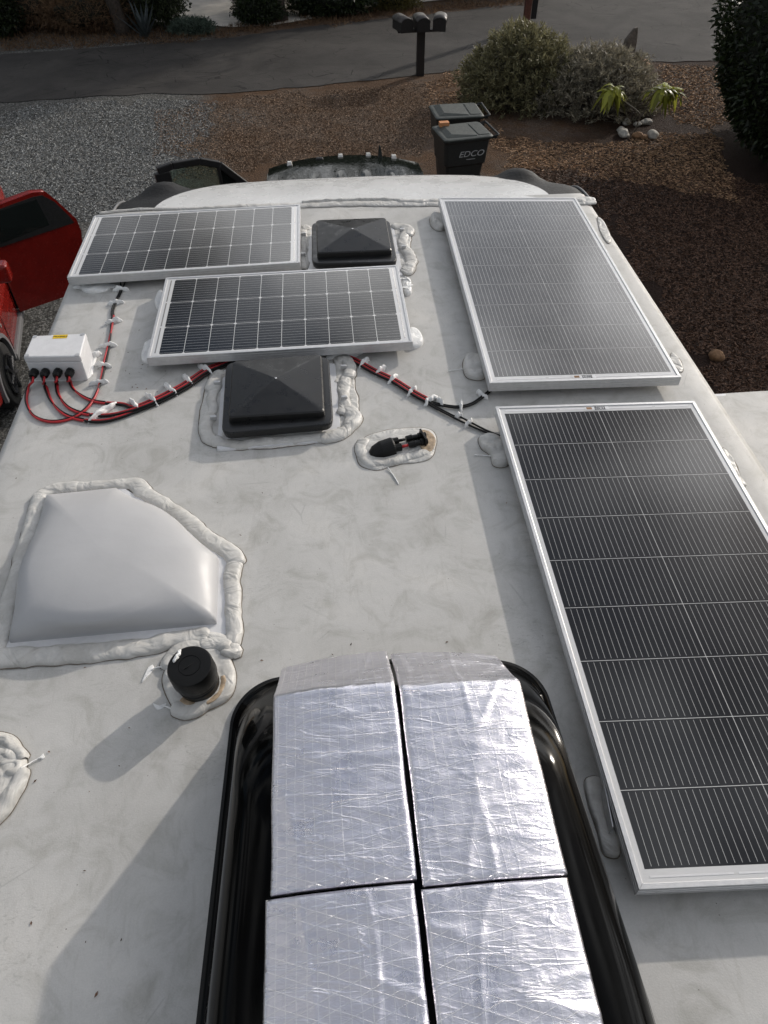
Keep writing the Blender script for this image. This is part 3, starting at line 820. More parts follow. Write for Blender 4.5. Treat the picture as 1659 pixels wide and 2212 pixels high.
o = bead('box_sealant', D([(66, 822), (120, 821), (185, 818), (200, 790), (207, 768)]), .014, .006, None, 33, M_fresh, .5); reparent(o, JB)
o = dab(at(205, 770), .4, .035, .02, .014, None, 81); reparent(o, JB)

# ------------------------------------------------------------------ cables
def cable(T, pts, off, r, mat, zs=None, name='cable'):
    P = [Vector(p) for p in pts]; P = catmull(P, .01); Q = []
    for i, p in enumerate(P):
        d = (P[min(i+1, len(P)-1)]-P[max(i-1, 0)]); d.z = 0; d.normalize(); a = Vector((-d.y, d.x, 0))
        o_ = off(i/(len(P)-1)) if callable(off) else off
        Q.append(p+a*o_)
    child(MB().tube(Q, r, 8), name, mat, T, smooth=True)
r_ = .0042
W1 = thing('cable_bundle', 'red and black cable pair from the far left panel to the white box', 'cable', tuple(at(243, 680)))
g0 = glands[0]; out = fn*.03
path = [g0+out*.9, g0+out*1.35+Vector((0, 0, -.012))]+D([(60, 838), (57, 868), (72, 897), (105, 910), (145, 906), (180, 888), (203, 860), (217, 825), (226, 785), (235, 745), (241, 705), (244, 682)], .006)
cable(W1, path, lambda t: .0036*math.cos(9*t), r_, M_red, name='red_cable')
cable(W1, path, lambda t: -.0036*math.cos(9*t), r_, M_blackr, name='black_cable')
cable(W1, D([(244, 684), (243, 672), (250, 652), (262, 626), (262, 606)], .006), .004, .0034, M_blackr, name='black_cable')
cable(W1, D([(244, 684), (243, 672), (250, 652), (262, 626), (270, 604)], .006), -.004, .0034, M_blackr, name='black_cable')
for i, (x_, y_, a_) in enumerate([(262, 629, 0), (251, 657, .2), (246, 698, .3), (234, 749, .1), (223, 792, -.3), (214, 830, .2)]):
    o = dab(at(x_, y_), a_, .045, .013, .014, None, i+1); reparent(o, W1)
W2 = thing('cable_bundle', 'thick bundle of red and black cables curving from three glands to the nearer black vent', 'cable', tuple(at(340, 860)))
G = {1: [(98, 835), (112, 868), (140, 895), (180, 906), (230, 905)], 2: [(122, 828), (126, 852), (148, 880), (185, 894), (232, 897)], 3: [(150, 822), (160, 842), (190, 862), (230, 872), (262, 876)]}
bun = [(290, 884), (345, 862), (400, 833), (445, 803), (480, 788), (505, 778)]
for k, gi in enumerate((1, 2, 3)):
    g0 = glands[gi]
    lane = (k-1)*.0125*-1
    def offs(base, sg):
        return lambda t: base*min(1, max(0, (t-.30)/.2))+sg*.0040*(math.cos(9*t) if t < .35 else 1)
    P = [g0+out*.9, g0+out*1.3+Vector((0, 0, -.012))]+D(G[gi], .006)+D(bun, .008+.005*(k == 1))
    cable(W2, P, offs((k-1)*.0135, 1), r_, M_red, name='red_cable')
    cable(W2, P, offs((k-1)*.0135, -1), r_, M_blackr, name='black_cable')
for i, (x_, y_, a_, l_) in enumerate([(224, 893, .9, .085), (292, 878, -.95, .05), (329, 866, -.95, .055), (369, 845, -.9, .055), (406, 824, -1.0, .05), (443, 801, -.8, .055)]):
    o = dab(at(x_, y_), a_, l_, .015, .017, None, i+21); reparent(o, W2)
W3 = thing('cable_bundle', 'red and black cable run from the small panel to the two large solar panels', 'cable', tuple(at(880, 845)))
main = D([(735, 766), (768, 780), (810, 803), (850, 822), (890, 847), (925, 866)], .008)
for j, (off, mt) in enumerate(((-.0095, M_blackr), (-.003, M_red), (.0045, M_blackr), (.011, M_red))):
    cable(W3, main, off, .0044, mt, name='red_cable' if mt is M_red else 'black_cable')
b1 = D([(900, 850), (930, 868), (960, 876), (990, 879), (1020, 872), (1045, 855), (1060, 843)], .007)
b2 = D([(900, 852), (928, 872), (960, 890), (1000, 910), (1045, 930), (1080, 943)], .007)
for off in (-.004, .004): cable(W3, b1, off, .0034, M_blackr, name='black_cable')
cable(W3, b2, lambda t: .004+.010*math.sin(math.pi*t)**2*(t > .5), .0034, M_blackr, name='black_cable'); cable(W3, b2, -.004, .0034, M_blackr, name='black_cable')
for i, (x_, y_, a_, l_, w_) in enumerate([(743, 770, .1, .09, .03), (787, 787, .9, .04, .016), (823, 803, .9, .045, .014), (849, 822, .9, .04, .014), (890, 848, .9, .04, .014), (930, 868, .7, .045, .018), (950, 872, -1.2, .03, .014), (995, 880, 1.4, .035, .012), (1041, 856, -.9, .035, .013), (1012, 918, .8, .03, .012), (990, 903, .2, .02, .012)]):
    o = dab(at(x_, y_), a_, l_, w_, .016, None, i+41); reparent(o, W3)

# ------------------------------------------------------------------ cable entry gland
CE = thing('cable_entry', 'small black cable entry housing with connectors set in a smear of sealant', 'cable entry', tuple(at(855, 960)))
o = blob('entry_sealant', D([(775, 955), (800, 940), (840, 930), (880, 926), (915, 925), (938, 935), (943, 960), (930, 990), (900, 1000), (860, 1003), (825, 1015), (800, 1015), (778, 1005), (770, 980)]), .008, None, 90, fold=.25); reparent(o, CE)
o = bead('entry_sealant', D([(800, 1003), (845, 1000), (880, 990), (915, 980), (932, 976)]), .035, .016, None, 92); reparent(o, CE)
o = bead('entry_sealant', D([(790, 950), (780, 975), (795, 1000), (815, 1005)]), .04, .016, None, 93); reparent(o, CE)
o = blob('rusty_patch', D([(905, 937), (925, 935), (940, 950), (938, 970), (925, 982), (908, 970)]), .004, None, 95, M_rust, z=.008, fold=.4); reparent(o, CE); o['label'] = 'rusty brown stained sealant'
o = strand([at(838, 1010, .006), at(846, 1022, .003), at(853, 1032, .003), at(861, 1046, .002)], .002, None); reparent(o, CE)
ca = at(829, 962, .03); ang = math.atan2((at(905, 945)-at(829, 962)).y, (at(905, 945)-at(829, 962)).x)
def rot2(x, y): return Vector((ca.x+x*math.cos(ang)-y*math.sin(ang), ca.y+x*math.sin(ang)+y*math.cos(ang), 0))
mb = MB()
def ringy(x, w_, h_): 
    o_ = []
    for j in range(14):
        t = math.pi*j/13; q = rot2(x, math.cos(t)*w_); o_.append(Vector((q.x, q.y, .004+abs(math.sin(t))**.6*h_)))
    return o_
mb.loft([ringy(-.048, .010, .008), ringy(-.035, .024, .022), ringy(-.01, .032, .034), ringy(.028, .033, .040), ringy(.034, .031, .038)])
child(mb, 'housing', M_blackr, CE, smooth=False, bevel=.002)
for yy, x1 in ((.017, .15), (-.014, .145)):
    q0, q1, q2, q3, q4 = rot2(.034, yy), rot2(.055, yy), rot2(.078, yy), rot2(.082, yy), rot2(x1, yy*.9)
    zz = .02
    V = lambda q: Vector((q.x, q.y, zz))
    child(MB().tube([V(q0), V(q1)], .0125, 8), 'gland_nut', M_blackr, CE)
    child(MB().tube([V(q1), V(q2)], .005, 8), 'wire', M_red if yy < 0 else M_blackr, CE, smooth=True)
    child(MB().tube([V(q3), V(q3)+(V(q4)-V(q3))*.3, V(q3)+(V(q4)-V(q3))*.32, V(q3)+(V(q4)-V(q3))*.6, V(q3)+(V(q4)-V(q3))*.62, V(q4)], [.010, .012, .009, .009, .012, .011], 10), 'connector', M_blackr, CE)
q = rot2(.135, 0.); child(MB().box((q.x, q.y, .024), (.006, .055, .036), ang), 'clip', M_blackr, CE, bevel=.001)
q = rot2(.148, .016); child(MB().cyl((q.x, q.y, .016), .004, .012, n=8), 'screw', M_rust, CE)

# ------------------------------------------------------------------ skylight
SK = thing('skylight', 'glossy white five sided skylight dome framed by thick wavy sealant', 'skylight', tuple(at(270, 1240)))
base = D([(103, 1078), (256, 1064), (474, 1212), (469, 1350), (24, 1391)], 0)
flg = D([(88, 1064), (262, 1052), (500, 1205), (494, 1372), (-2, 1412)], 0)
child(MB().loft([list(reversed([p+Vector((0, 0, .0005)) for p in flg])), list(reversed([p+Vector((0, 0, .0045)) for p in flg]))]), 'skylight_flange', M_white, SK)
cen = at(240, 1240, 0)
poly = catmull([(p.x, p.y, 0) for p in base], 10, True)
ring0 = []
for i in range(5):
    a, b = base[i], base[(i+1) % 5]
    for j in range(16): ring0.append(a+(b-a)*(j/16))
mb = MB(); n = len(ring0); H = .125
cs = [(1.0, 0.004), (.996, .016), (.985, .024), (.955, .034), (.90, .046), (.82, .060), (.72, .074), (.60, .086), (.47, .095), (.33, .101), (.18, .104), (.05, .105)]; H = .105
for s_, z in cs:
    rad = min(1, (1-s_)*3.2)
    for i, p in enumerate(ring0):
        d = p-cen; R0 = d.length
        # round the plan towards the top
        tgt = .33; R1 = R0*(1-rad*.8)+tgt*rad*.8
        q = cen+d.normalized()*R1*s_ if s_ < .99 else cen+d*s_
        corner = .0
        mb.v.append((q.x, q.y, z))
for r in range(len(cs)-1):
    for i in range(n): a, b = r*n+i, r*n+(i+1) % n; mb.f.append((b, a, a+n, b+n))
mb.v.append((cen.x, cen.y, H+.001))
for i in range(n): mb.f.append(((len(cs)-1)*n+(i+1) % n, (len(cs)-1)*n+i, len(mb.v)-1))
M_dome = simple('milky_acrylic', (.46, .46, .467), .38, 0, .04, 6, bump=.002, spec=.3)
child(mb, 'dome', M_dome, SK, smooth=True)
for k, (pts, wd, h) in enumerate([
    ([(-60, 1436), (0, 1424), (130, 1416), (290, 1402), (380, 1384), (455, 1374)], [.06, .06, .06, .055, .055, .055], .02),
    ([(440, 1380), (480, 1392), (505, 1410), (500, 1420)], .05, .018),
    ([(498, 1400), (507, 1370), (504, 1320), (502, 1260), (508, 1215)], [.045, .045, .045, .047, .05], .020),
    ([(512, 1225), (500, 1198), (450, 1165), (405, 1125), (350, 1090), (305, 1062)], [.06, .055, .05, .05, .05, .055], .019),
    ([(315, 1072), (295, 1048), (260, 1048), (200, 1052), (160, 1055)], [.06, .055, .04, .04, .04], .018),
    ([(175, 1055), (120, 1058), (92, 1072), (80, 1090)], [.05, .05, .05, .05], .019),
    ([(88, 1078), (72, 1130), (52, 1200), (32, 1270), (12, 1340), (-8, 1400), (-20, 1430)], [.055, .05, .05, .05, .05, .055, .055], .022)]):
    o = bead('skylight_sealant', D(pts), wd, h, None, 100+k*7, lump=.2); reparent(o, SK)
# ------------------------------------------------------------------ plumbing vent
pc = at(427, 1462, .045); pc.z = 0
PV = thing('plumbing_vent', 'round black plumbing vent cap standing in a puddle of sealant by the skylight', 'vent pipe', tuple(pc))
o = blob('vent_sealant', D([(350, 1470), (360, 1440), (385, 1415), (430, 1385), (480, 1400), (505, 1440), (510, 1480), (490, 1515), (445, 1535), (405, 1546), (375, 1530), (360, 1500)]), .013, None, 130, fold=.22); reparent(o, PV)
for k, (pts, wd) in enumerate([([(365, 1450), (378, 1418), (410, 1402), (440, 1402)], .05), ([(430, 1398), (470, 1392), (500, 1405), (508, 1400)], .045), ([(480, 1408), (492, 1416), (505, 1414), (512, 1402)], .03), ([(372, 1530), (420, 1535), (470, 1500), (500, 1470)], .04)]):
    o = bead('vent_sealant', D(pts), wd, .021, None, 140+k*5, lump=.25); reparent(o, PV)
o = strand([at(358, 1440, .008), at(338, 1442, .006), at(326, 1448, .004)], .002, None); reparent(o, PV)
o = blob('sealant_string', D([(330, 1436), (333, 1446), (320, 1462), (306, 1476), (314, 1456), (322, 1440)]), .004, None, 151, M_fresh); reparent(o, PV)
o = strand([at(372, 1532, .008), at(358, 1526, .006), at(348, 1524, .004)], .002, None); reparent(o, PV)
o = blob('sealant_string', D([(330, 1520), (345, 1526), (360, 1520), (354, 1530), (340, 1534)]), .004, None, 152, M_fresh); reparent(o, PV)
tilt = Matrix.Rotation(.10, 3, 'X') @ Matrix.Rotation(-.05, 3, 'Y')
def ringc(r, z, n=48):
    return [pc+tilt @ Vector((r*math.cos(2*math.pi*j/n), r*math.sin(2*math.pi*j/n), z)) for j in range(n)]
child(MB().loft([ringc(.047, .002), ringc(.050, .030), ringc(.0505, .040), ringc(.047, .043), ringc(.047, .048), ringc(.0515, .050), ringc(.0515, .056), ringc(.049, .058), ringc(.049, .062)]), 'vent_pipe', M_blackr, PV, smooth=True).modifiers.new('e', 'EDGE_SPLIT').split_angle = R_(40)
child(MB().loft([ringc(.0535, .062), ringc(.0545, .066), ringc(.0535, .108), ringc(.051, .113), ringc(.047, .114), ringc(.0265, .114), ringc(.0260, .1128), ringc(.0245, .1128), ringc(.024, .114), ringc(.002, .114)]), 'vent_cap', M_blackr, PV, smooth=True).modifiers.new('e', 'EDGE_SPLIT').split_angle = R_(40)
child(MB().box(tuple(pc+tilt @ Vector((0, 0, .1145))), (.030, .0015, .0015), .6), 'cap_mark', M_dark, PV)
sp = pc+tilt @ Vector((-.030, .028, .114))
o = dab(sp, 1.2, .024, .010, .006, None, 77, z=sp.z, name='sealant_splat'); reparent(o, PV)
# rusty ring
o = bead('stain', [pc+Vector((.056*math.cos(t), .056*math.sin(t), 0)) for t in np.linspace(-2.4, .3, 12)], .014, .004, None, 160, M_rust, z=.013); reparent(o, PV)

# cropped sealant patch at the left frame edge
LP = thing('sealant_patch', 'cream sealant patch around a fitting cut off by the left picture edge', 'sealant', tuple(at(-20, 1670)))
o = blob('patch_body', D([(-120, 1610), (-60, 1585), (0, 1582), (35, 1592), (52, 1625), (60, 1655), (45, 1700), (10, 1750), (-20, 1780), (-110, 1800), (-150, 1700)]), .018, None, 171, fold=.22); reparent(o, LP)
for k, (pts, wd) in enumerate([([(-40, 1600), (10, 1605), (40, 1625), (55, 1645)], .03), ([(-40, 1630), (10, 1632), (45, 1650)], .035), ([(0, 1665), (20, 1655), (45, 1655), (40, 1672), (15, 1678)], .022), ([(50, 1660), (35, 1705), (5, 1750), (-30, 1790)], .04)]):
    o = bead('patch_ridge', D(pts), wd, .028, None, 175+k*3); reparent(o, LP)
o = strand([at(45, 1660, .02), at(65, 1648, .006), at(80, 1640, .004), at(90, 1635, .004)], .0018, None); reparent(o, LP)
o = blob('sealant_string', D([(86, 1636), (94, 1628), (97, 1636), (90, 1642)]), .004, None, 182, M_fresh); reparent(o, LP)
pp = at(-35, 1668); child(MB().cyl((pp.x, pp.y, .04), .028, .06, n=24), 'fitting', M_blackr, LP, bevel=.003)

# ------------------------------------------------------------------ air conditioner
AC = thing('air_conditioner', 'glossy black rooftop air conditioner shroud with silver foil boards laid on top', 'air conditioner', (.09, .45, 0))
acx = .090; Y0 = -.12
def acring(zl):
    """plan outline at height level: list of (x,y) ; insets grow with z"""
    z, si, fi = zl
    pts = []
    yf = 1.0-fi; hwF = .335-si; hwB = .400-si
    rc = .125
    # right side back -> front
    def hw(y): return hwB+(hwF+.028-hwB)*max(0, (y-.25))/.75
    n = 16
    ys_ = [Y0+(yf-rc*1.2-Y0)*i/n for i in range(n+1)]
    R1 = [(acx+hw(y), y) for y in ys_]
    xe = hw(ys_[-1]); ye = ys_[-1]
    C1 = []
    for j in range(1, 15):
        t = j/15*math.pi/2
        # rounded corner then slightly bowed front
        cxr = xe-rc; C1.append((acx+cxr+rc*math.cos(t), ye+rc*math.sin(t)))
    cxr = xe-rc; fy = ye+rc
    bow = rc*.2
    F1 = [(acx+cxr*(1-2*j/10), fy+bow*(1-(1-2*j/10)**2)) for j in range(0, 11)]
    C2 = [(2*acx-x, y) for x, y in reversed(C1)]
    L1 = [(2*acx-x, y) for x, y in reversed(R1)]
    return [Vector((x, y, z)) for x, y in R1+C1+F1+C2+L1]
lev = [(.0, 0, 0), (.016, -.002, -.002), (.022, .006, .004), (.024, .012, .010), (.06, .018, .055), (.11, .028, .105), (.16, .038, .165), (.200, .052, .225), (.226, .072, .27), (.240, .100, .31), (.246, .15, .35)]
o = child(MB().loft([acring(l) for l in lev]), 'shroud', M_gloss, AC, smooth=True); o.modifiers.new('e', 'EDGE_SPLIT').split_angle = R_(50)
child(MB().loft([acring((-.001, -.010, -.010)), acring((.010, -.010, -.010)), acring((.011, .004, .004))]), 'base_gasket', M_blackr, AC)
# rows of oval vent holes low on both flanks
for sg in (-1, 1):
    for r_i, (zz, ins, ystart, cnt) in enumerate(((.045, .0165, .40, 9), (.105, .029, .33, 7))):
        hb = MB()
        for k in range(cnt):
            yc = ystart-.052*k; rr_ = min(.019, .008+.0035*k)
            hwv = .400-ins+(.335-.4+.028)*max(0, yc-.25)/.75
            px_ = acx+sg*(hwv+.0012)
            ring = []
            for j in range(16):
                t = 2*math.pi*j/16
                ring.append(Vector((px_-sg*math.sin(t)*rr_*.30, yc+math.cos(t)*rr_, zz+math.sin(t)*rr_*.9)))
            c0 = len(hb.v); hb.v += [tuple(q) for q in ring]; hb.f.append(tuple(c0+j for j in (range(16) if sg > 0 else reversed(range(16)))))
            rim = [q+Vector((sg*.001, 0, 0)) for q in ring]
            o = child(MB().tube([tuple(q) for q in rim+[rim[0]]], .0014, 6), 'vent_rim', M_gloss, AC, smooth=True)
        child(hb, 'vent_holes', M_hole, AC)
# foil boards
def foil(label, x0, x1, y0, y1, fold, seed):
    B = thing('insulation_board', label, 'insulation board', ((x0+x1)/2, (y0+y1)/2, .262), 0, 'foil faced boards on the air conditioner')
    nu, nv = 60, 110
    L = (y1-y0)+(.245 if fold else 0)
    mb = MB(); uv = []
    def surf(u, v, dz):
        x = x0+(x1-x0)*u; s = L*v
        x += .002*nz(s*9, seed)
        q = (x-acx)
        crown = -.55*max(0, abs(q)-.10)**2; bend = 0 if s <= y1-y0 else min(1, (s-(y1-y0))/.12)
        if s <= (y1-y0): y = y0+s; z = .272
        else:
            e = s-(y1-y0); R = .035; th = math.radians(41)
            if e < R*th: a = e/R; y = y1+R*math.sin(a); z = .272-R*(1-math.cos(a))
            else:
                k = e-R*th; y = y1+R*math.sin(th)+k*math.cos(th); z = .272-R*(1-math.cos(th))-k*math.sin(th)
            y -= .35*q*q*bend; crown *= 1-.4*bend
        ed = min(u*(x1-x0), (1-u)*(x1-x0), s if s < .2 else 1, (y1-y0-s) if not fold else 1)
        soft = -.0035*max(0, 1-ed/.008)**2
        wr = .0011*nz(x*20, y*42+seed, seed)+.0005*nz(x*60, y*110, seed+3)+(.0012 if fold else .0030)*max(0, 1-abs(nz(x*2.2, y*11, seed+8))*5)**2+.0016*max(0, 1-abs(nz(x*9, y*2.5, seed+18))*9)**2
        return Vector((x, y, z+crown+soft+wr+dz))
    for j in range(nv+1):
        for i in range(nu+1): mb.v.append(tuple(surf(i/nu, j/nv, 0))); uv.append((i/nu*(x1-x0)+x0, j/nv*L+y0))
    for j in range(nv):
        for i in range(nu): a = j*(nu+1)+i; mb.f.append((a, a+1, a+nu+2, a+nu+1))
    # skirt for thickness
    per = [i for i in range(nu+1)]+[j*(nu+1)+nu for j in range(1, nv+1)]+[nv*(nu+1)+i for i in range(nu-1, -1, -1)]+[j*(nu+1) for j in range(nv-1, 0, -1)]
    k = len(mb.v)
    for q in per: p = mb.v[q]; mb.v.append((p[0], p[1], p[2]-.014)); uv.append(uv[q])
    for i in range(len(per)): a, b = per[i], per[(i+1) % len(per)]; mb.f.append((b, a, k+i, k+(i+1) % len(per)))
    o = child(mb, 'foil_facing', M_foil, B, smooth=True)
    ul = o.data.uv_layers.new(name='UVMap')
    for lp in o.data.loops: ul.data[lp.index].uv = uv[lp.vertex_index]
    return B
foil('far left foil board on the air conditioner, bent down over its front', -.160, .0875, .412, .775, True, 1)
foil('far right foil board on the air conditioner, bent down over its front', .0965, .346, .400, .765, True, 2)
foil('near left foil board with long wrinkles, cut by the bottom edge', -.168, .082, -.05, .405, False, 3)
foil('near right foil board crossed by deep wrinkles, cut by the bottom edge', .093, .344, -.06, .394, False, 4)

# debris on the roof
mb = MB()
for k in range(90):
    x_, y_ = random.uniform(0, 1250), random.uniform(600, 2150)
    if k > 60: x_, y_ = random.gauss(250, 60), random.gauss(800, 40)
    p = at(x_, y_, .0015); a = random.uniform(0, 6.3); l = random.uniform(.0015, .005); w_ = l*random.uniform(.25, .5)
    d = Vector((math.cos(a), math.sin(a), 0)); e = Vector((-d.y, d.x, 0))
    mb.add([p-d*l, p-e*w_+Vector((0, 0, .0012)), p+d*l, p+e*w_+Vector((0, 0, .0008))], [(0, 1, 2, 3)])
for x_, y_, l in ((208, 2148, .006), (262, 2030, .003), (185, 2035, .0025), (758, 1392, .004), (316, 840, .004)):
    p = at(x_, y_, .002); d = Vector((.5, .8, 0)).normalized(); e = Vector((-d.y, d.x, 0))
    mb.add([p-d*l, p-e*l*.45, p+d*l+Vector((0, 0, .003)), p+e*l*.45], [(0, 1, 2, 3)])
o = mb.build('leaf_debris', M_chip); tag(o, 'tiny dark leaf crumbs scattered over the white roof', 'debris', kind='stuff')

# ------------------------------------------------------------------ wheel bins
def wheelbin(label, tops, zl, txt):
    q = D(tops, zl)   # NL NR FR FL ; lid opening side is left (-x)
    c = sum(q, Vector())/4; ax = (q[1]-q[0]); L_ = ax.length; ang = math.atan2(ax.y, ax.x); Wd = (q[3]-q[0]).length
    L_, Wd = .80, .62
    T = thing('wheel_bin', label, 'trash bin', (c.x, c.y, GZ), ang, 'wheeled trash bins')
    H = zl-GZ
    def rr(x0, x1, w_, z, r=.06, dx=0):
        out = []
        for cx, cy, a0 in ((x1-r, w_/2-r, 0), (x0+r, w_/2-r, 90), (x0+r, -w_/2+r, 180), (x1-r, -w_/2+r, 270)):
            for j in range(6):
                t = R_(a0+18*j); out.append(Vector((cx+r*math.cos(t), cy+r*math.sin(t), z)))
        return out
    h = L_/2
    body = MB().loft([rr(-h+.14, h-.20, Wd-.20, .06), rr(-h+.10, h-.16, Wd-.16, .45), rr(-h+.07, h-.13, Wd-.12, .66), rr(-h+.035, h-.11, Wd-.06, .68), rr(-h+.01, h-.08, Wd-.03, H-.10), rr(-h, h-.07, Wd-.01, H-.075), rr(-h, h-.07, Wd-.01, H-.05)])
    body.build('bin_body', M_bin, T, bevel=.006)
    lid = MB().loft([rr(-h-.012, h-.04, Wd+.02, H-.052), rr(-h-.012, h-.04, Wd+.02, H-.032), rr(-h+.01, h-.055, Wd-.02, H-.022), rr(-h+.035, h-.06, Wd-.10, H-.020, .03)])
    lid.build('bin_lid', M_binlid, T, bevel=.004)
    pan = MB(); z0 = H-.021
    pan.add([(-h+.05, -Wd/2+.06, z0), (h-.28, -Wd/2+.035, z0), (h-.28, Wd/2-.035, z0), (-h+.05, Wd/2-.06, z0), (-h+.14, -Wd/2+.11, z0+.035), (h-.285, -Wd/2+.05, z0+.012), (h-.285, Wd/2-.05, z0+.012), (-h+.14, Wd/2-.11, z0+.035)],
            [(4, 5, 6, 7), (0, 1, 5, 4), (1, 2, 6, 5), (2, 3, 7, 6), (3, 0, 4, 7)])
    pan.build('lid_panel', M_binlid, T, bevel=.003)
    MB().box((h-.17, 0, z0+.004), (.16, Wd-.13, .01)).build('lid_panel', M_binlid, T, bevel=.004)
    MB().tube([(h-.02, -Wd/2+.02, H-.045), (h+.05, -Wd/2+.03, H-.03), (h+.055, Wd/2-.03, H-.03), (h-.02, Wd/2-.02, H-.045)], .016, 10).build('handle', M_bin, T, smooth=True)
    for s_ in (-1, 1):
        MB().box((h-.05, s_*(Wd/2-.04), H-.06), (.16, .03, .04)).build('handle_bracket', M_bin, T, bevel=.006)
        wv = MB().cyl((h-.14, s_*(Wd/2-.06), .13), .13, .06, 'Y', 28); wv.build('wheel', M_tyre, T, bevel=.008)
    # lifting recess and bar low on the near face
    MB().box((-.02, -Wd/2+.078, .34), (.26, .02, .34)).build('lift_recess', M_hole, T)
    MB().tube([(-.16, -Wd/2+.055, .50), (-.13, -Wd/2+.035, .525), (.10, -Wd/2+.035, .51), (.13, -Wd/2+.055, .485)], .012, 8).build('lift_bar', M_trim, T, smooth=True)
    if txt:
        o = text('EDCO', .115, M_text, T, (-.02+.05, -Wd/2+.018, .86-.02), (R_(90-2.5), 0, 0), shear=.3, sx=1.25, ext=.001)
        MB().box((.03, -Wd/2+.0195, .765), (.14, .003, .008)).build('lettering_underline', M_text, T)
    else:
        pass
    return T
B1 = wheelbin('nearer grey wheeled trash bin with EDCO lettering and a wood block on its lid', [(954, 300), (1068.5, 287.5), (1046, 256), (938, 271)], -2.40, True)
B2 = wheelbin('farther grey green wheeled trash bin standing close behind the lettered bin', [(943, 250), (1051, 243.8), (1031, 218.3), (930, 226)], -2.40, False)
p = at(959, 268, -2.375)
WB = MB().box((0, 0, .032), (.145, .095, .062), B1.rotation_euler.z-.08).build('wood_block', M_wood, None, bevel=.003)
WB.location = (p.x, p.y, -2.40-.005); tag(WB, 'small orange wooden block lying on the nearer bin lid', 'wood block')

# ------------------------------------------------------------------ mailboxes
mp_ = at(907, 163, GZ)
MX = thing('mailbox_post', 'dark wooden post and crossbar carrying three mailboxes at the road edge', 'mailbox post', tuple(mp_), R_(2))
MB().box((0, 0, .42), (.165, .14, .84)).build('post', M_post if False else M_mailbody, MX, bevel=.006)
MB().box((0, 0, .86), (1.02, .16, .04)).build('crossbar', M_mailbody, MX, bevel=.004)
for k, (xx, rz, lb) in enumerate(((-.40, .30, 'black arched mailbox on the left end of the crossbar'), (0.0, .08, 'black arched mailbox in the middle of the crossbar, right above the post'), (.40, -.18, 'black arched mailbox on the right end of the crossbar'))):
    w0 = mp_+Matrix.Rotation(R_(2), 3, 'Z') @ Vector((xx, 0, .881))
    T = thing('mailbox', lb, 'mailbox', tuple(w0), rz, 'mailboxes on the shared post')
    def arch(y, g=0., z0=0.): 
        return [Vector((-.135-g, y, z0))]+[Vector((-(.135+g)*math.cos(math.pi*j/12), y, .17+(.075+g)*math.sin(math.pi*j/12))) for j in range(13)]+[Vector((.135+g, y, z0))]
    MB().loft([arch(-.24), arch(.24)]).build('box_body', M_mailbody, T, bevel=.003)
    top = MB(); A = arch(-.255, .006)[1:-1]; Bq = arch(.25, .006)[1:-1]; top.v += [tuple(q) for q in A+Bq]
    nA = len(A)
    for j in range(nA-1): top.f.append((j, j+1, nA+j+1, nA+j))
    o = top.build('box_roof', M_mailtop, T, smooth=True); sm = o.modifiers.new('s', 'SOLIDIFY'); sm.thickness = .006; sm.offset = 1
    MB().loft([arch(-.262), arch(-.242, .004)]).build('box_door', M_mailbody, T)
    MB().box((.144, -.05, .14), (.006, .03, .12)).build('flag', M_mailbody, T)

# ------------------------------------------------------------------ vehicles
def wheel(T, x, y, z, r, wd, sg):
    tw = MB(); n = 40
    prof = [(r*.62, -wd/2), (r*.93, -wd/2), (r, -wd*.36), (r, wd*.36), (r*.93, wd/2), (r*.62, wd/2)]
    rings = [[Vector((x+o_, y+q*math.cos(2*math.pi*j/n), z+q*math.sin(2*math.pi*j/n))) for j in range(n)] for q, o_ in prof]
    tw.loft(rings, True, True); w_ = tw.build('wheel', M_tyre, T, bevel=.01)
    rm = MB(); xo = x+sg*wd*.46
    rm.cyl((xo+sg*.012, y, z), r*.62, .02, 'X', 32); rm.build('rim', M_interior, w_)
    sp_ = MB()
    for k in range(7):
        t = 2*math.pi*k/7
        sp_.tube([(xo+sg*.03, y+r*.08*math.cos(t), z+r*.08*math.sin(t)), (xo+sg*.035, y+r*.6*math.cos(t), z+r*.6*math.sin(t))], .022, 6)
    sp_.cyl((xo+sg*.03, y, z), r*.13, .03, 'X', 16); sp_.build('rim', M_rim, w_)
    rg = [[Vector((xo+sg*.02+o_, y+q*math.cos(2*math.pi*j/n), z+q*math.sin(2*math.pi*j/n))) for j in range(n)] for q, o_ in ((r*.64, -.02), (r*.64, sg*.02), (r*.58, sg*.02), (r*.57, -.02))]
    MB().loft(rg, False, False).build('rim', M_rim, w_, smooth=True)
    return w_
def prism(poly, x0, x1, tap=0.):
    """poly in (y,z); extruded along x, upper part narrowed by tap per metre above first z"""
    a = [Vector((x0, y, z)) for y, z in poly]; b = [Vector((x1, y, z)) for y, z in poly]
    n = len(poly); mb = MB(); mb.v += [tuple(q) for q in a+b]
    mb.f.append(tuple(reversed(range(n)))); mb.f.append(tuple(range(n, 2*n)))
    for j in range(n): mb.f.append((j, (j+1) % n, n+(j+1) % n, n+j))
    return mb
def arc(cy, cz, r, a0, a1, n=14): return [(cy+r*math.cos(R_(a0+(a1-a0)*i/n)), cz+r*math.sin(R_(a0+(a1-a0)*i/n))) for i in range(n+1)]
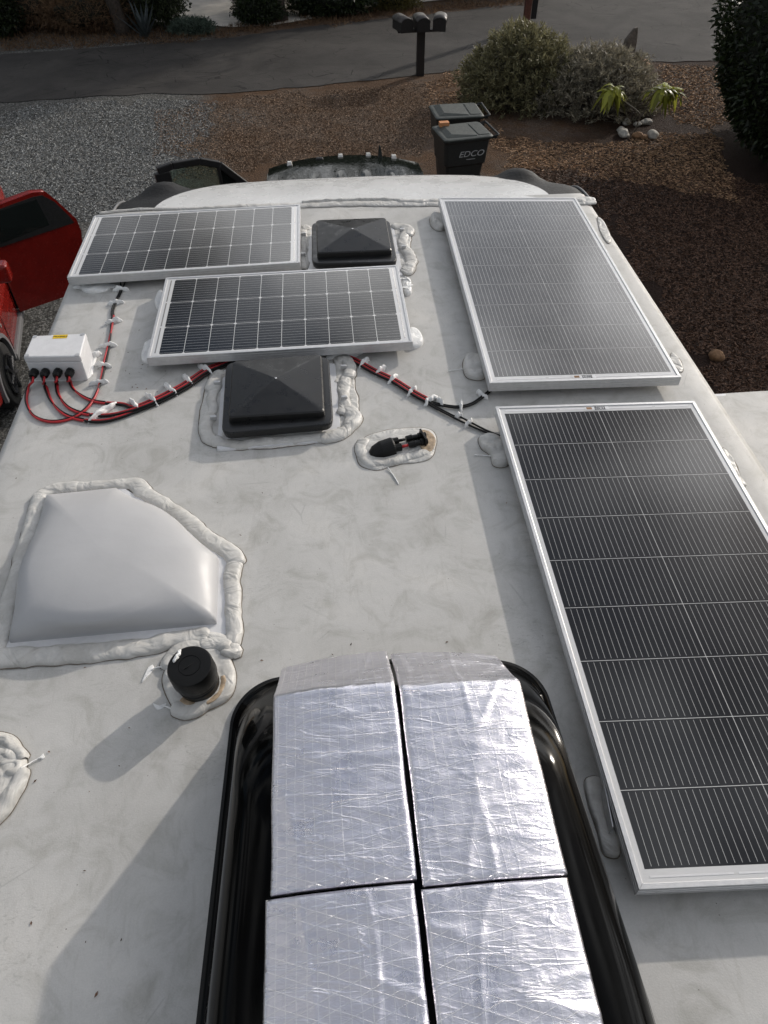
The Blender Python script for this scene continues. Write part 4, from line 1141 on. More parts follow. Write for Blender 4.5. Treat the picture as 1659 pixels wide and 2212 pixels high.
# red SUV, front towards the camera, its left flank towards the trailer
CARX, CARY = -4.64, 8.13
CAR = thing('red_car', 'red crossover car with an open rear door parked left of the trailer', 'car', (CARX, CARY, GZ), math.pi+R_(10.5))
def loftcar(stations, mat, name, T, bevel=.03):
    """stations: (y, [(x,z)...half outline from bottom centre to top centre])"""
    mb = MB(); rings = []
    for y, hp in stations:
        L_ = [Vector((x, y, z)) for x, z in hp]; Rr = [Vector((-x, y, z)) for x, z in reversed(hp)]
        rings.append(L_+Rr)
    mb.loft(rings); return mb.build(name, mat, T, bevel=bevel, seg=3)
# body side with wheel-arch cut-outs: two side prisms + centre
sidepoly = [(-2.12, .42), (-1.72, .30)]+arc(-1.32, .36, .41, 180, 0)+[(-.86, .26), (.88, .26)]+arc(1.33, .36, .41, 180, 0)+[(1.80, .30), (2.15, .40), (2.20, .62), (2.17, .86), (2.05, .99), (1.6, 1.06), (1.0, 1.12), (.5, 1.15), (-.8, 1.16), (-1.9, 1.16), (-2.14, 1.05), (-2.18, .7)]
def bulge(mb, wy=.92):
    out = []
    for x, y, z in mb.v:
        s_ = 1-.10*max(0, (abs(y)-1.2))**2-.22*max(0, z-.82)**1.5-.05*max(0, .55-z)
        out.append((x*s_, y, z))
    mb.v = out; return mb
def dense_side(poly, xs):
    mb = prism(poly, -xs, xs); return bulge(mb)
o = dense_side(sidepoly, .93).build('body', M_carred, CAR, bevel=.05, seg=4)
# greenhouse
gh = [(.95, 1.12), (.30, 1.60), (.05, 1.66), (-1.2, 1.66), (-1.75, 1.50), (-2.05, 1.14)]
mb = prism(gh, -.86, .86); mb.v = [(x*(1-.42*max(0, z-1.12)), y, z) for x, y, z in mb.v]; mb.build('cabin', M_carred, CAR, bevel=.05, seg=3)
for sg in (-1, 1):
    def gx(z): return sg*(.86*(1-.42*max(0, z-1.12))+.004)
    for poly in ([(.78, 1.17), (.25, 1.56), (-.02, 1.60), (-.02, 1.17)], [(-.10, 1.17), (-.10, 1.60), (-.95, 1.60), (-1.05, 1.17)], [(-1.12, 1.17), (-1.02, 1.59), (-1.55, 1.50), (-1.75, 1.19)]):
        mb = MB(); mb.add([(gx(z), y, z) for y, z in poly], [tuple(range(len(poly))) if sg < 0 else tuple(reversed(range(len(poly))))]); mb.build('side_window', M_glass, CAR)
mb = MB(); mb.add([(-.74, .99, 1.13), (.74, .99, 1.13), (.66, .36, 1.585), (-.66, .36, 1.585)], [(0, 1, 2, 3)]); mb.build('windshield', M_glass, CAR)
for sg in (-1, 1):
    for yc in (1.33, -1.32):
        P = arc(yc, .36, .435, 190, -10, 20); Q = arc(yc, .36, .385, 190, -10, 20)
        fl = MB(); k = len(P)
        for (y, z), (y2, z2) in zip(P, Q):
            s_ = 1-.10*max(0, (abs(y)-1.2))**2
            fl.v += [(sg*(.93*s_-.01), y, z), (sg*(.93*s_+.028), y, z), (sg*(.93*s_+.030), y2, z2), (sg*(.93*s_-.08), y2, z2)]
        for i in range(k-1):
            for j in range(3): a = i*4+j; fl.f.append((a, a+1, a+5, a+4))
        fl.build('wheel_arch', M_trim, CAR, smooth=False, bevel=.004)
        wheel(CAR, sg*.83, yc, .36, .355, .22, sg)
        MB().box((sg*.66, yc, .5), (.5, .78, .5)).build('wheel_well', M_interior, CAR)
    MB().box((sg*.93, 0, .27), (.07, 1.75, .10)).build('sill', M_trim, CAR, bevel=.02)
    mbm = MB(); mbm.box((sg*1.05, .62, 1.17), (.24, .17, .21)); mo = mbm.build('mirror', M_carred, CAR, bevel=.04, seg=4)
    MB().box((sg*1.05, .532, 1.17), (.19, .012, .14)).build('mirror_glass', M_glass, mo)
    MB().box((sg*.94, .64, 1.11), (.16, .06, .04)).build('mirror_arm', M_interior, mo)
    hl = MB().box((sg*.72, 2.04, .84), (.30, .22, .13), -sg*.5); hl.build('headlight', M_glass, CAR, bevel=.03)
MB().box((0, 2.17, .60), (1.0, .06, .26)).build('grille', M_interior, CAR, bevel=.02)
MB().cyl((-.935, .93, .72), .022, .012, 'X', 16).build('side_repeater', M_chrome, CAR)
for ys_ in (.80, -.06): MB().tube([(-.936, ys_, .34), (-.938, ys_, .7), (-.925, ys_, .98), (-.895, ys_, 1.13)], .004, 6).build('door_gap', M_interior, CAR)
MB().box((-.93, -.5, .72), (.012, .86, .74)).build('door_opening', M_interior, CAR)
# open rear door (hinged at the B pillar) : local door plane
DO = thing('car_door_pivot', None, None) if False else None
hinge = Vector((-.95, -.08, 0)); tipd = Vector((-1.0, -.52, 0)).normalized(); nrm_d = Vector((tipd.y, -tipd.x, 0))
def dpt(s_, z, t=0.): q = hinge+tipd*s_+nrm_d*t; return (q.x, q.y, z)
outl = [(0, .35), (.60, .33), (.78, .50), (.93, .78), (.98, 1.02), (.97, 1.16), (.83, 1.40), (.74, 1.53), (.60, 1.56), (.04, 1.53), (-.02, 1.15)]
def slab(ol, t0, t1):
    n = len(ol); mb = MB(); mb.v += [dpt(s_, z, t0-.10*max(0, z-1.1)) for s_, z in ol]+[dpt(s_, z, t1-.10*max(0, z-1.1)) for s_, z in ol]
    mb.f.append(tuple(range(n))); mb.f.append(tuple(reversed(range(n, 2*n))))
    for j in range(n): mb.f.append((j, (j+1) % n, n+(j+1) % n, n+j))
    return mb
door = slab(outl, -.05, .05).build('rear_door', M_carred, CAR, bevel=.02, seg=3)
for t0, t1 in ((.052, .056), (-.056, -.052)):
    slab([(.06, 1.17), (.66, 1.20), (.62, 1.50), (.10, 1.50)], t0, t1).build('door_window', M_glass, door)
    slab([(.70, 1.20), (.90, 1.19), (.80, 1.40), (.67, 1.49)], t0, t1).build('quarter_window', M_interior, door)
    slab([(.0, 1.135), (.95, 1.135), (.92, 1.22), (.81, 1.42), (.70, 1.525), (.58, 1.535), (.04, 1.51), (-.01, 1.2)], t0-.0015*(1 if t0 > 0 else -1), t1-.0015*(1 if t0 > 0 else -1)).build('window_trim', M_interior, door)

# dark pickup truck, facing away
TX, TY = .29, 7.2
TK = thing('pickup_truck', 'dark pickup truck with roof marker lights parked ahead of the trailer', 'truck', (TX, TY, GZ))
RZ = 2.0
def rf(x, y): # roof surface height
    return RZ-.045*(abs(x)/.78)**2.6-.03*max(0, (y-.9)/.4)**2
mb = MB(); nu, nv = 60, 30
def rib(x, y):
    s_ = 0
    for c_ in (-.56, -.31, -.05, .21, .47):
        s_ += -.022*math.exp(-((x-c_)/.018)**2)*min(1, max(0, (.72-y)/.15))
    return s_
for j in range(nv+1):
    y = -1.3+2.52*j/nv
    hw = .87-.06*max(0, (y+1.3)/2.5)
    for i in range(nu+1):
        x = (i/nu*2-1)*hw; yy = y-(.16*(x/.8)**2 if j == nv else .16*(x/.8)**2*max(0, (y)/1.2))
        mb.v.append((x, yy, rf(x, y)+rib(x, y)))
for j in range(nv):
    for i in range(nu): a = j*(nu+1)+i; mb.f.append((a, a+1, a+nu+2, a+nu+1))
mb.build('cab_roof', M_truck, TK, smooth=True)
cab = prism([(-1.4, .55), (1.75, .55), (1.75, 1.20), (1.15, 1.90), (1.0, 1.93), (-1.25, 1.93), (-1.4, 1.2)], -.80, .80)
cab.v = [(x*(1-.10*max(0, z-1.2)) if z > 1.25 else x*1.25, y, z) for x, y, z in cab.v]
cab.build('cab', M_truck, TK, bevel=.03)
for sg in (-1, 1):
    P = [(sg*(.845-.03*(j/10)), -1.3+2.2*j/10, 1.93) for j in range(11)]
    MB().tube(P, .012, 6).build('drip_rail', M_truck, TK, smooth=True)
    mb = MB().add([(sg*.80, -1.2, 1.30), (sg*.80, 1.2, 1.30), (sg*.765, .95, 1.84), (sg*.765, -1.15, 1.84)], [(0, 1, 2, 3)]); mb.build('side_window', M_glass, TK)
mb = MB().add([(-.74, 1.68, 1.30), (.74, 1.68, 1.30), (.66, 1.24, 1.83), (-.66, 1.24, 1.83)], [(0, 1, 2, 3)]); mb.build('windshield', M_glass, TK)
hood = prism([(1.6, .55), (2.95, .50), (3.0, .95), (2.9, 1.18), (1.7, 1.27)], -.93, .93); hood.build('hood', M_truck, TK, bevel=.06, seg=3)
MB().box((0, 3.0, .75), (1.3, .06, .45)).build('grille', M_trim, TK, bevel=.02)
MB().box((0, 3.06, .42), (1.95, .18, .22)).build('bumper', M_trim, TK, bevel=.03)
bed = MB().box((0, -2.3, .95), (1.95, 1.8, .55)); bed.build('truck_bed', M_truck, TK, bevel=.03)
for sg in (-1, 1):
    for yc in (2.2, -2.2): wheel(TK, sg*.86, yc, .41, .41, .27, sg)
    MB().box((sg*.72, 3.0, .95), (.3, .08, .3)).build('headlight', M_chrome, TK, bevel=.02)
for px_, py_ in ((625, 347), (735, 333), (795, 329.5), (850, 331.5), (690, 339)):
    p = at(px_, py_, GZ+RZ+.0)-Vector((TX, TY, GZ)); drk = px_ == 690
    yv = min(p.y, 1.0); p.z = rf(p.x, p.y)-.014
    l_ = MB().box((p.x, p.y-.02, p.z+.018), (.062 if not drk else .085, .085, .042 if not drk else .022), 0, (.8, .55)); lt = l_.build('marker_light', M_chrome if not drk else M_blackr, TK, bevel=.006)
    if drk: lt['label'] = 'bare black marker light base'
p = at(820, 331, GZ+RZ)-Vector((TX, TY, GZ))
fin = MB().add([(p.x-.03, p.y-.10, RZ-.04), (p.x+.03, p.y-.10, RZ-.04), (p.x+.022, p.y+.05, RZ-.04), (p.x-.022, p.y+.05, RZ-.04), (p.x-.008, p.y-.03, RZ+.085), (p.x+.008, p.y-.03, RZ+.085), (p.x+.006, p.y+.0, RZ+.085), (p.x-.006, p.y+.0, RZ+.085)],
               [(0, 3, 2, 1), (4, 5, 6, 7), (0, 1, 5, 4), (1, 2, 6, 5), (2, 3, 7, 6), (3, 0, 4, 7)]); fin.build('shark_fin_antenna', M_truck, TK, bevel=.006)
# truck door, open to the left
hg = Vector((-1.02, 1.72, 0)); td = Vector((-1.03, -.42, 0)).normalized(); nd = Vector((-td.y, td.x, 0))
def tpt(s_, z, t=0.): q = hg+td*s_+nd*t; return (q.x, q.y, z)
def tslab(ol, t0, t1):
    n = len(ol); mb = MB(); mb.v += [tpt(s_, z, t0) for s_, z in ol]+[tpt(s_, z, t1) for s_, z in ol]
    mb.f.append(tuple(range(n))); mb.f.append(tuple(reversed(range(n, 2*n))))
    for j in range(n): mb.f.append((j, (j+1) % n, n+(j+1) % n, n+j))
    return mb
dd = tslab([(0, .45), (1.08, .45), (1.12, 1.25), (0, 1.25)], -.05, .05).build('front_door', M_truck, TK, bevel=.01)
def pbar(a, b, w_, parent, name='window_frame'):
    a_, b_ = Vector(tpt(*a)), Vector(tpt(*b)); d = (b_-a_).normalized(); u = d.cross(nd).normalized()*w_/2; n_ = nd*.03
    q = [a_-u-n_, a_+u-n_, a_+u+n_, a_-u+n_, b_-u-n_, b_+u-n_, b_+u+n_, b_-u+n_]
    MB().add(q, [(0, 1, 2, 3), (7, 6, 5, 4), (0, 4, 5, 1), (1, 5, 6, 2), (2, 6, 7, 3), (3, 7, 4, 0)]).build(name, M_mailbody, parent, bevel=.012, seg=3)
fp = [(1.08, 1.20), (1.10, 1.86), (.93, 1.885), (.62, 1.88), (.40, 1.80), (.02, 1.42), (-.02, 1.22)]
pbar((1.03, 1.2), (1.055, 1.84), .17, dd)
for i in range(1, 6): pbar(fp[i], fp[i+1], .075, dd)
pbar((.40, 1.24), (.42, 1.80), .035, dd)
gm = Mat('clear_door_glass', (.35, .42, .36), .03, spec=.5); gm.b.inputs['Transmission Weight'].default_value = .9; gm.b.inputs['IOR'].default_value = 1.02
tslab([(.42, 1.25), (1.03, 1.25), (1.04, 1.83), (.62, 1.85), (.42, 1.79)], -.002, .002).build('door_window', gm.m, dd)
tslab([(.03, 1.25), (.40, 1.25), (.40, 1.78), (.05, 1.44)], -.012, -.008).build('quarter_window', M_glass, dd)
pm = tpt(.15, 1.38, .16); MB().box(pm, (.20, .16, .22), .4).build('mirror', M_mailbody, dd, bevel=.03)

# ------------------------------------------------------------------ vegetation
def leaves_mesh(P, Dv, L, Wd, name, mat, parent=None, droop=0.):
    """P Nx3 base, Dv Nx3 unit dir, L length, Wd width -> pointed leaf of 2 quads-ish"""
    N = len(P); up = rng.normal(size=(N, 3)); side = np.cross(Dv, up); side /= np.linalg.norm(side, axis=1)[:, None]+1e-9
    L = np.broadcast_to(L, (N,))[:, None]; Wd = np.broadcast_to(Wd, (N,))[:, None]
    mid = P+Dv*L*.45; mid[:, 2] -= (droop*L[:, 0]*.2); tip = P+Dv*L; tip[:, 2] -= droop*L[:, 0]
    V = np.stack([P, mid+side*Wd/2, tip, mid-side*Wd/2], 1).reshape(-1, 3)
    me = bpy.data.meshes.new(name); me.vertices.add(4*N); me.vertices.foreach_set('co', V.ravel())
    me.loops.add(4*N); me.loops.foreach_set('vertex_index', np.arange(4*N))
    me.polygons.add(N); me.polygons.foreach_set('loop_start', np.arange(0, 4*N, 4)); me.polygons.foreach_set('loop_total', np.full(N, 4))
    me.update(calc_edges=True); me.materials.append(mat)
    return link(bpy.data.objects.new(name, me), parent)
def unit(a): return a/(np.linalg.norm(a, axis=1)[:, None]+1e-9)
def rosette_bush(label, name, c, rx, ry, h, mat, nstem, per, ll, lw, lean=0., group=None, twig=True, base_r=.25):
    T = thing(name, label, 'bush', c, 0, group)
    tips = []; st = MB()
    for k in range(nstem):
        th = random.uniform(0, 2*math.pi); ph = math.acos(random.uniform(.02, 1.)**.8)
        r = random.uniform(.80, 1.)*(1+.13*nz(math.cos(th)*2+c[0], math.sin(th)*2, ph*2))
        if k % 4 == 0: r *= random.uniform(.55, .85)
        t = Vector((rx*r*math.sin(ph)*math.cos(th), ry*r*math.sin(ph)*math.sin(th), max(.05, h*r*math.cos(ph))))
        b = Vector((base_r*random.gauss(0, .5)*rx, base_r*random.gauss(0, .5)*ry, 0))
        mid = b*.5+t*.5+Vector((0, 0, -.10*h*math.sin(ph))) 
        tips.append((t, (t-mid).normalized()))
        if k % 2 == 0: st.tube([b, mid, t], [.012, .008, .003], 4, False)
    P, Dn = [], []
    for t, d in tips:
        for j in range(per):
            v_ = Vector((random.gauss(0, 1), random.gauss(0, 1), random.gauss(0, 1))).normalized()
            q = (d*.75+v_*.85).normalized(); P.append(t-d*random.uniform(0, ll*1.6)); Dn.append(q)
    P = np.array([tuple(p) for p in P]); Dn = np.array([tuple(p) for p in Dn])
    leaves_mesh(P, unit(Dn), rng.uniform(.6, 1.2, len(P))*ll, lw, 'foliage', mat, T)
    st.build('stems', M_twig, T)
    return T
bc = at(1150, 236, GZ)
rosette_bush('wide olive green bush with narrow leaves behind the trash bins', 'green_bush', (4.2, 16.25, GZ), 1.30, 1.15, 1.42, M_leafbush, 1700, 17, .11, .022)
rosette_bush('silvery grey twiggy bush leaning right beside the olive bush', 'grey_bush', (5.6, 15.75, GZ), 1.45, 1.2, 1.15, M_leafgrey, 1500, 15, .10, .020)
# small plant ringed by stones
pb = at(1370, 287, GZ)
PL = thing('young_tree', 'young plant with two arching stems and drooping bright green leaves inside a stone ring', 'plant', tuple(pb))
stm = MB()
tA, tB = at(1325, 190, GZ+.75)-pb, at(1432, 190, GZ+.85)-pb
fork = Vector((.03, 0, .28))
stm.tube(catmull([(0, 0, 0), fork, fork+Vector((-.10, 0, .12)), tA+Vector((.12, 0, -.15)), tA], .05), .014, 8)
stm.tube(catmull([fork*.9, fork+Vector((.12, 0, .15)), tB+Vector((-.12, 0, -.15)), tB], .05), .014, 8)
stm.tube([tB+Vector((-.12, 0, -.15)), tB+Vector((.18, 0, -.02))], .008, 6)
stm.build('stem', M_twig, PL, smooth=True)
lf = MB()
def bigleaf(b, d, L, w_, dr):
    d = Vector(d).normalized(); s_ = d.cross(Vector((0, 0, 1)));
    if s_.length < .1: s_ = Vector((1, 0, 0))
    s_.normalize(); k = len(lf.v)
    for i in range(6):
        t = i/5; p = b+d*L*t*(1-.25*dr*t)+Vector((0, 0, -dr*L*t*t)); wv = w_*math.sin(math.pi*min(1, .12+t*.86))**.8*.5
        if i == 5: wv = .002
        lf.v += [tuple(p-s_*wv+Vector((0, 0, -wv*.3))), tuple(p), tuple(p+s_*wv+Vector((0, 0, -wv*.3)))]
    for i in range(5):
        a = k+i*3; lf.f += [(a, a+1, a+4, a+3), (a+1, a+2, a+5, a+4)]
for tip, cnt in ((tA, 46), (tB, 36), (tB+Vector((.2, 0, -.02)), 24)):
    for j in range(cnt):
        a = random.uniform(0, 6.28); up_ = random.uniform(-.35, .8)
        bigleaf(tip+Vector((random.gauss(0, .04), random.gauss(0, .04), random.uniform(-.10, .03))), (math.cos(a), math.sin(a), up_), random.uniform(.26, .42), random.uniform(.07, .10), random.uniform(.45, 1.15))
lf.build('foliage', M_leafplant, PL, smooth=True)
def rock(name, c, s_, mat, seed, label, cat='stone', group=None):
    mb = MB(); nu, nv = 18, 12
    for j in range(nv+1):
        ph = math.pi*j/nv
        for i in range(nu):
            th = 2*math.pi*i/nu; d = Vector((math.sin(ph)*math.cos(th), math.sin(ph)*math.sin(th), math.cos(ph)))
            k = 1+.28*noise.noise(d*1.3+Vector((seed*7.1, 0, 0))); mb.v.append((d.x*s_[0]*k, d.y*s_[1]*k, d.z*s_[2]*k+s_[2]*.6))
    for j in range(nv):
        for i in range(nu): a, b = j*nu+i, j*nu+(i+1) % nu; mb.f.append((a, a+nu, b+nu, b))
    o = mb.build(name, mat, None, smooth=True); o.location = c; o.rotation_euler = (0, 0, seed); tag(o, label, cat, group); return o
stones = [(1352, 268, .10, 'w', 'rounded pale stone at the back left of the plant ring'), (1363, 268, .0, '', ''), (1376, 272, .075, 'w', 'small pale stone right of the back left stone in the plant ring'),
          (1389, 268, .085, 'w', 'pale stone at the back of the plant ring, just left of the stem'), (1396, 270, .0, '', ''), (1397, 268, .10, 'w', 'large pale stone behind the stem, at the back right of the ring'),
          (1340, 283, .085, 'w', 'small pale stone on the left side of the plant ring'), (1346, 294, .13, 'w', 'long pale stone at the front left of the plant ring'),
          (1376, 298, .11, 'o', 'orange brown rough stone at the front of the plant ring'), (1391, 299, .075, 'o', 'flat orange brown stone beside the front right pale stone'),
          (1409, 296, .13, 'w', 'large pale stone at the front right of the plant ring')]
for k, (x_, y_, r, kk, lb) in enumerate(stones):
    if r: rock('stone', at(x_, y_, GZ), (r, r*.75, r*.6), M_stone if kk == 'w' else M_stoneo, k+1, lb, group='stones ringing the young plant')
rock('stone', at(1546, 775, GZ), (.09, .08, .07), M_stoneo, 31, 'lone brown stone on the dark mulch right of the trailer')
rock('stone', at(1385, 140, GZ), (.30, .16, .08), M_stoneo, 33, 'flat stone lying at the edge of the asphalt right of the bush')
# split stone / timber marker behind the bush
mk = at(1357, 128, GZ); mb = MB()
mb.add([(-.22, -.12, 0), (.12, -.12, 0), (.12, .12, 0), (-.22, .12, 0), (-.20, -.1, .55), (.13, -.1, .50), (.13, .1, .50), (-.20, .1, .55), (-.02, -.06, .88), (.09, -.06, .90), (.09, .06, .90), (-.02, .06, .86)],
       [(0, 3, 2, 1), (0, 1, 5, 4), (1, 2, 6, 5), (2, 3, 7, 6), (3, 0, 4, 7), (4, 5, 9, 8), (5, 6, 10, 9), (6, 7, 11, 10), (7, 4, 8, 11), (8, 9, 10, 11)])
o = mb.build('marker_stone', simple('weathered_marker', (.13, .11, .09), .9, 0, .4, 14, bump=.02), None, bevel=.03, seg=2); o.location = mk; o.scale = (.8, .8, .72); tag(o, 'weathered pointed marker stone standing behind the grey bush', 'marker stone')
# brown sign post
sp0 = at(1135, 62, GZ)
SP = thing('sign_post', 'reddish brown wooden post with a dark board, rising behind the olive bush', 'post', tuple(sp0))
MB().box((0, 0, 1.3), (.16, .16, 2.6)).build('post', M_post, SP, bevel=.01)
MB().box((.19, .05, .70), (.14, .05, 1.0)).build('board', M_mailbody, SP, bevel=.01)

# hedge on the right
def dense_shrub(label, name, c, rx, ry, h, mat, N, ll, lw, core=.86, rough=.12, cat='bush', group=None, seed=0, zc=.45):
    T = thing(name, label, cat, c, 0, group)
    def R(d): return 1+rough*noise.noise(Vector(d)*2.1+Vector((seed, 0, 0)))+rough*.6*noise.noise(Vector(d)*5+Vector((seed, 3, 0)))
    def pt(d, s_):
        k = R(d)*s_; z = h*zc+(h*(1-zc) if d[2] > 0 else h*zc)*d[2]*k
        # squarish plan
        return (rx*d[0]*k, ry*d[1]*k, z)
    mb = MB(); nu, nv = 28, 18
    for j in range(nv+1):
        ph = math.pi*j/nv
        for i in range(nu):
            th = 2*math.pi*i/nu; d = (math.sin(ph)**.8*math.cos(th), math.sin(ph)**.8*math.sin(th), math.cos(ph)); mb.v.append(pt(d, core))
    for j in range(nv):
        for i in range(nu): a, b = j*nu+i, j*nu+(i+1) % nu; mb.f.append((a, a+nu, b+nu, b))
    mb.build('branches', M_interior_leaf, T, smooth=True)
    Dv = unit(rng.normal(size=(N, 3))); P = np.array([pt((math.copysign(abs(d[0])**.9, d[0]), math.copysign(abs(d[1])**.9, d[1]), d[2]), random.uniform(core, 1.03)) for d in Dv.tolist()])
    Dn = unit(Dv*.7+rng.normal(size=(N, 3))*.8)
    leaves_mesh(P, Dn, rng.uniform(.6, 1.2, N)*ll, lw, 'foliage', mat, T)
    return T
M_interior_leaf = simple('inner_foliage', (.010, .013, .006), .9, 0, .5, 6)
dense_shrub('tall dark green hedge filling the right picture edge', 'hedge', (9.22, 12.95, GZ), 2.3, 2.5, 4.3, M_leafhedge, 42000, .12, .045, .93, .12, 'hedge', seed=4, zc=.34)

# verge vegetation beyond the road
def scruff(label, c, rx, ry, h, mat, N, ll, lw, name='shrub', **k):
    return dense_shrub(label, name, tuple(c), rx, ry, h, mat, N, ll, lw, .7, .3, **k)
def W(px_, py_): return at(px_, py_, GZ)
scruff('dark rounded shrub left of the spiky agave beyond the road', W(290, 66)+Vector((-.1, .4, 0)), .62, .5, .78, M_leafhedge, 5000, .09, .04, seed=1)
scruff('dark upright shrub with yellow flecks right behind the agave', W(345, 72)+Vector((.1, .4, 0)), .62, .6, 2.0, M_leaftree, 7000, .10, .03, seed=2)
scruff('blue green low shrub at the corner of the concrete driveway', W(415, 76)+Vector((0, .1, 0)), .55, .35, .34, M_leafsage, 4500, .09, .02, seed=3)
scruff('dark bushy shrub in front of the right driveway edge', W(552, 57)+Vector((.1, .2, 0)), .62, .45, .70, M_leafhedge, 4500, .09, .035, seed=5)
scruff('yellow green shrub left of the thick dark trunk', W(545, 42)+Vector((.2, .8, 0)), .7, .5, 1.0, M_leafyel, 4500, .09, .03, seed=6)
scruff('brown dry brush mass at the far left verge', W(60, 78)+Vector((-.6, .8, 0)), 1.7, .8, 1.0, M_leafdry, 9000, .18, .014, seed=7)
scruff('brown dry brush clump beside the leaning grey trunk', W(190, 82)+Vector((0, .6, 0)), 1.2, .6, .85, M_leafdry, 8000, .16, .014, seed=8)
scruff('very dark shrub at the far left picture edge', W(10, 92)+Vector((-.2, .5, 0)), .6, .5, 1.1, M_leafhedge, 4500, .10, .04, seed=9)
scruff('dark leafy shrub under the palm fronds in the verge', W(700, 46)+Vector((.2, .6, 0)), 1.2, .6, .9, M_leafhedge, 7000, .12, .03, seed=10)
scruff('grassy olive shrub left of the mailboxes beyond the road', W(840, 30)+Vector((.1, .5, 0)), .9, .5, .8, M_leafyel, 5500, .16, .016, seed=11)
scruff('long low dark shrub at the verge behind the mailboxes', W(990, 12)+Vector((.8, 1.2, 0)), 1.9, .7, 1.0, M_leafhedge, 8000, .12, .04, seed=12)
scruff('dim shrub mass beyond the driveway, left', W(150, 2)+Vector((-1, 2.2, 0)), 3.0, 1.0, 1.6, M_leaftree, 8000, .14, .05, seed=13)
scruff('dim shrub mass beyond the driveway, centre', W(560, 4)+Vector((0, 2.6, 0)), 3.4, 1.0, 1.6, M_leaftree, 8000, .14, .05, seed=14)
# dead-looking grass along the verge
def tuft(poly_px, N, name, label, mat, L0, w_, up=1.):
    P = []; xs = [p[0] for p in poly_px]; ys_ = [p[1] for p in poly_px]
    def inside(x, y):
        c = False; j = len(poly_px)-1
        for i in range(len(poly_px)):
            xi, yi = poly_px[i]; xj, yj = poly_px[j]
            if (yi > y) != (yj > y) and x < (xj-xi)*(y-yi)/(yj-yi)+xi: c = not c
            j = i
        return c
    while len(P) < N:
        x, y = random.uniform(min(xs), max(xs)), random.uniform(min(ys_), max(ys_))
        if inside(x+85*nz(x*.009, y*.02, 3)+30*nz(x*.05, y*.08, 5), y+14*nz(x*.02, y*.05, 9)): P.append(tuple(at(x, y, GZ+.005)))
    P = np.array(P); Dn = rng.normal(size=(N, 3)); Dn[:, 2] = np.abs(Dn[:, 2])*up+(.15 if up else 0)
    if not up: Dn[:, 2] = rng.uniform(-.05, .18, N)
    o = leaves_mesh(P, unit(Dn), rng.uniform(.4, 1.2, N)*L0, w_, name, mat); tag(o, label, 'ground litter', kind='stuff'); return o
tuft([(0, 60), (300, 62), (500, 60), (800, 25), (1150, -5), (1170, 3), (1000, 24), (800, 44), (640, 58), (500, 80), (300, 96), (0, 113)], 9000, 'dry_grass', 'brown dry grass and litter along the verge beyond the road', M_leafdry, .16, .012)
tuft([(920, 158), (1005, 150), (1005, 260), (1100, 300), (1310, 310), (1600, 270), (1580, 140), (1400, 138), (1400, 230), (1560, 300), (1600, 440), (1400, 400), (1100, 360), (1070, 300), (930, 215)], 20000, 'leaf_litter', 'dry twigs and leaf litter on the brown dirt right of the bins', leafmat('dry_leaf_bits', (.36, .225, .13), .85, .8, 0), .08, .013, 0)
tuft([(1290, 435), (1100, 385), (1200, 360), (1540, 370), (1680, 400), (1680, 860), (1550, 855)], 45000, 'wood_chips', 'dark wood chip mulch right of the trailer', M_chip, .06, .014, 0)
tuft([(0, 238), (240, 218), (420, 214), (470, 230), (430, 300), (380, 400), (190, 480), (0, 440)], 45000, 'gravel_chips', 'loose blue grey gravel chips on the left of the driveway', M_peb, .03, .022, 0)
tuft([(330, 236), (560, 205), (760, 195), (930, 175), (990, 170), (930, 330), (560, 360), (380, 400)], 36000, 'gravel_chips', 'brown gravel mixed with dirt in front of the dark pickup', leafmat('brown_gravel_chip', (.21, .145, .10), .85, .8, 0), .03, .020, 0)

# agave
ag = W(315, 84); AG = thing('agave', 'grey spiky agave rosette at the verge beyond the road', 'plant', tuple(ag))
mb = MB()
for k in range(15):
    a = 2*math.pi*k/15+random.uniform(-.1, .1); el = random.uniform(.5, 1.35); d = Vector((math.cos(a)*math.cos(el), math.sin(a)*math.cos(el), math.sin(el)))
    L_ = random.uniform(.7, 1.05); s_ = d.cross(Vector((0, 0, 1))).normalized()*.05; kk = len(mb.v)
    p0, p1, p2 = d*.04, d*L_*.5, d*L_
    mb.v += [tuple(p0-s_), tuple(p0+s_), tuple(p1-s_*.9+Vector((0, 0, .02))), tuple(p1+s_*.9+Vector((0, 0, .02))), tuple(p2), tuple(p1-Vector((0, 0, .02)))]
    mb.f += [(kk, kk+1, kk+3, kk+5), (kk, kk+5, kk+2), (kk+2, kk+5, kk+4), (kk+5, kk+3, kk+4)]
mb.build('leaves', M_agave, AG)

# palm-like clump with fronds behind the mailboxes
pk = W(725, 40)+Vector((0, .8, 0)); PK = thing('palm_clump', 'dark strappy palm clump with upright stems left of the mailboxes', 'plant', tuple(pk))
P, Dn = [], []
for k in range(700):
    b = Vector((random.gauss(0, .5), random.gauss(0, .2), random.uniform(0, .3))); a = random.uniform(0, 6.28)
    P.append(tuple(b)); Dn.append((math.cos(a)*.5, math.sin(a)*.5, random.uniform(.4, 1.)))
leaves_mesh(np.array(P), unit(np.array(Dn)), rng.uniform(.8, 1.6, 700), .07, 'fronds', M_leafhedge, PK, droop=.15)
mb = MB()
for k in range(7): x_ = -.6+.2*k; mb.tube([(x_, 0, 0), (x_+random.uniform(-.1, .1), 0, 2.2)], .035, 6)
mb.build('stems', M_twig, PK)

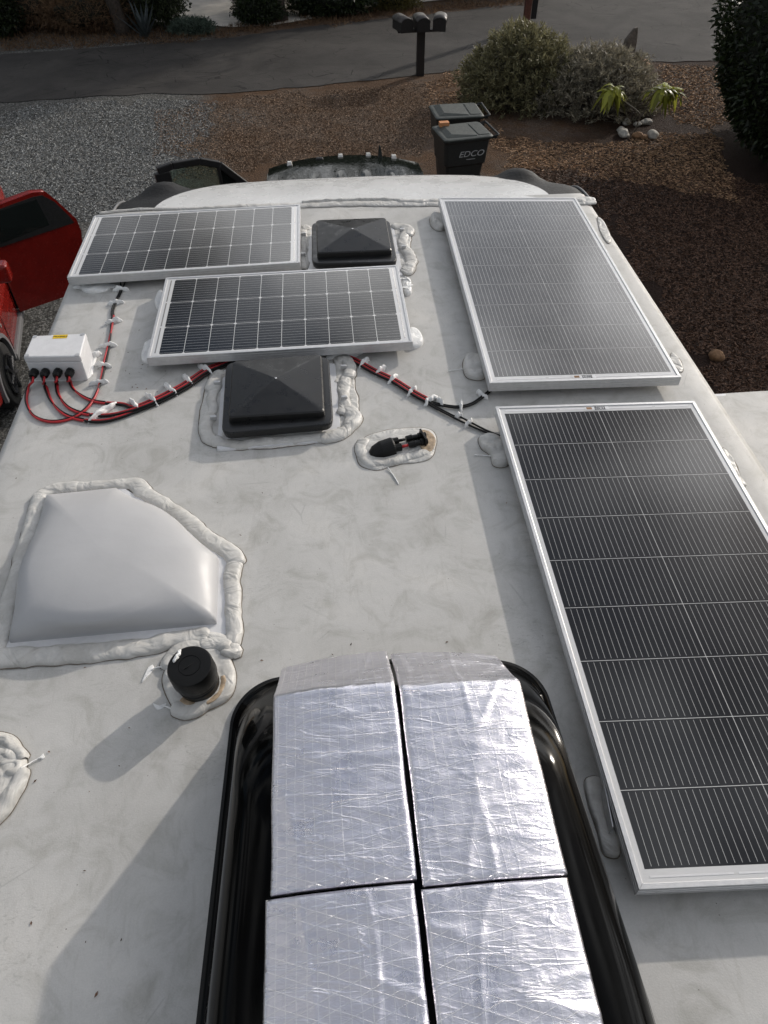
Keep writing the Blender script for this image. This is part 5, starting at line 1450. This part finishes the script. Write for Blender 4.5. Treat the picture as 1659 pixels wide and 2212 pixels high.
# trees (trunks in view, crowns above the frame)
def tree(label, c, h, tr, crown, N, mat, lean=(0, 0), ll=.16, seed=0, r_c=None, name='tree', clump=26):
    T = thing(name, label, 'tree', tuple(c), 0, 'trees around the property')
    rs = random.Random(seed); mb = MB()
    top = Vector((lean[0], lean[1], h*.8))
    trunk = catmull([(0, 0, -.1), (lean[0]*.25+rs.uniform(-.1, .1), lean[1]*.25, h*.25), (lean[0]*.6+rs.uniform(-.15, .15), lean[1]*.6, h*.5), tuple(top)], .4)
    n = len(trunk); mb.tube(trunk, [tr*(1.25 if i == 0 else 1)*(1-.75*i/(n-1)) for i in range(n)], 10)
    cs_ = []
    for k in range(clump):
        d = Vector((rs.gauss(0, 1), rs.gauss(0, 1), rs.gauss(0, .8))).normalized()*rs.uniform(.35, 1)
        p = Vector((lean[0]+d.x*crown[0], lean[1]+d.y*crown[0], h-crown[1]+d.z*crown[1])); cs_.append(p)
        s_ = trunk[min(n-1, int(n*rs.uniform(.45, .98)))]
        mb.tube([s_, s_*.5+p*.5+Vector((0, 0, .15)), p], [tr*.28, tr*.16, tr*.05], 5, False)
    mb.build('trunk', M_bark, T, smooth=True)
    per = N//clump; P = []
    cr_ = (crown[0]+crown[1])*.5*.36
    for p in cs_:
        g_ = rng.normal(size=(per, 3)); g_ = unit(g_)*rng.uniform(.3, 1, (per, 1))**.5*cr_*rs.uniform(.7, 1.25); P.append(g_+np.array(tuple(p)))
    P = np.concatenate(P); Dn = rng.normal(size=P.shape); Dn[:, 2] -= .3
    leaves_mesh(P, unit(Dn), rng.uniform(.6, 1.2, len(P))*ll, ll*.45, 'crown', mat, T)
    return T
tree('leaning grey trunk tree in the brown brush beyond the road, far left', W(258, 82)+Vector((.1, .3, 0)), 6.5, .19, (2.6, 1.9), 9000, M_leaftree, (-.8, .2), seed=1)
tree('thick dark trunk tree right of the concrete driveway', W(600, 50)+Vector((0, .3, 0)), 7.5, .26, (3.0, 2.3), 11000, M_leaftree, (-.9, .4), seed=2)
tree('slim dark trunk tree just right of the thick trunk', W(640, 45)+Vector((.2, .5, 0)), 6, .12, (1.8, 1.7), 6000, M_leaftree, (.6, .5), seed=3)
tree('tree with a thin trunk behind the palm clump', W(810, 28)+Vector((.1, 1.6, 0)), 7, .14, (2.4, 2.2), 8000, M_leaftree, (.3, .6), seed=4)

for k, (x_, y_, h_) in enumerate([(-17, 31, 11), (-10, 35, 13), (-4, 33, 12), (1.5, 36, 14), (6.5, 34, 12), (-20, 20, 10), (-15, 8, 9), (-16, -4, 10), (-9, -15, 11), (2, -17, 12), (13, -12, 11), (20, -2, 10)]):
    if k < 3: src_ = tree('tall tree closing the view outside the picture', Vector((x_, y_, GZ)), h_, .3, (3.6, h_*.38), 12000, M_leaftree, (.3, .2), .30, seed=20+k, clump=34); srcs = [src_] if k == 0 else srcs+[src_]
    else:
        c_ = copy_tree(srcs[k % 3]); c_.location = (x_, y_, GZ); c_.rotation_euler.z = k*1.3; q_ = h_/12; c_.scale = (q_, q_, q_)
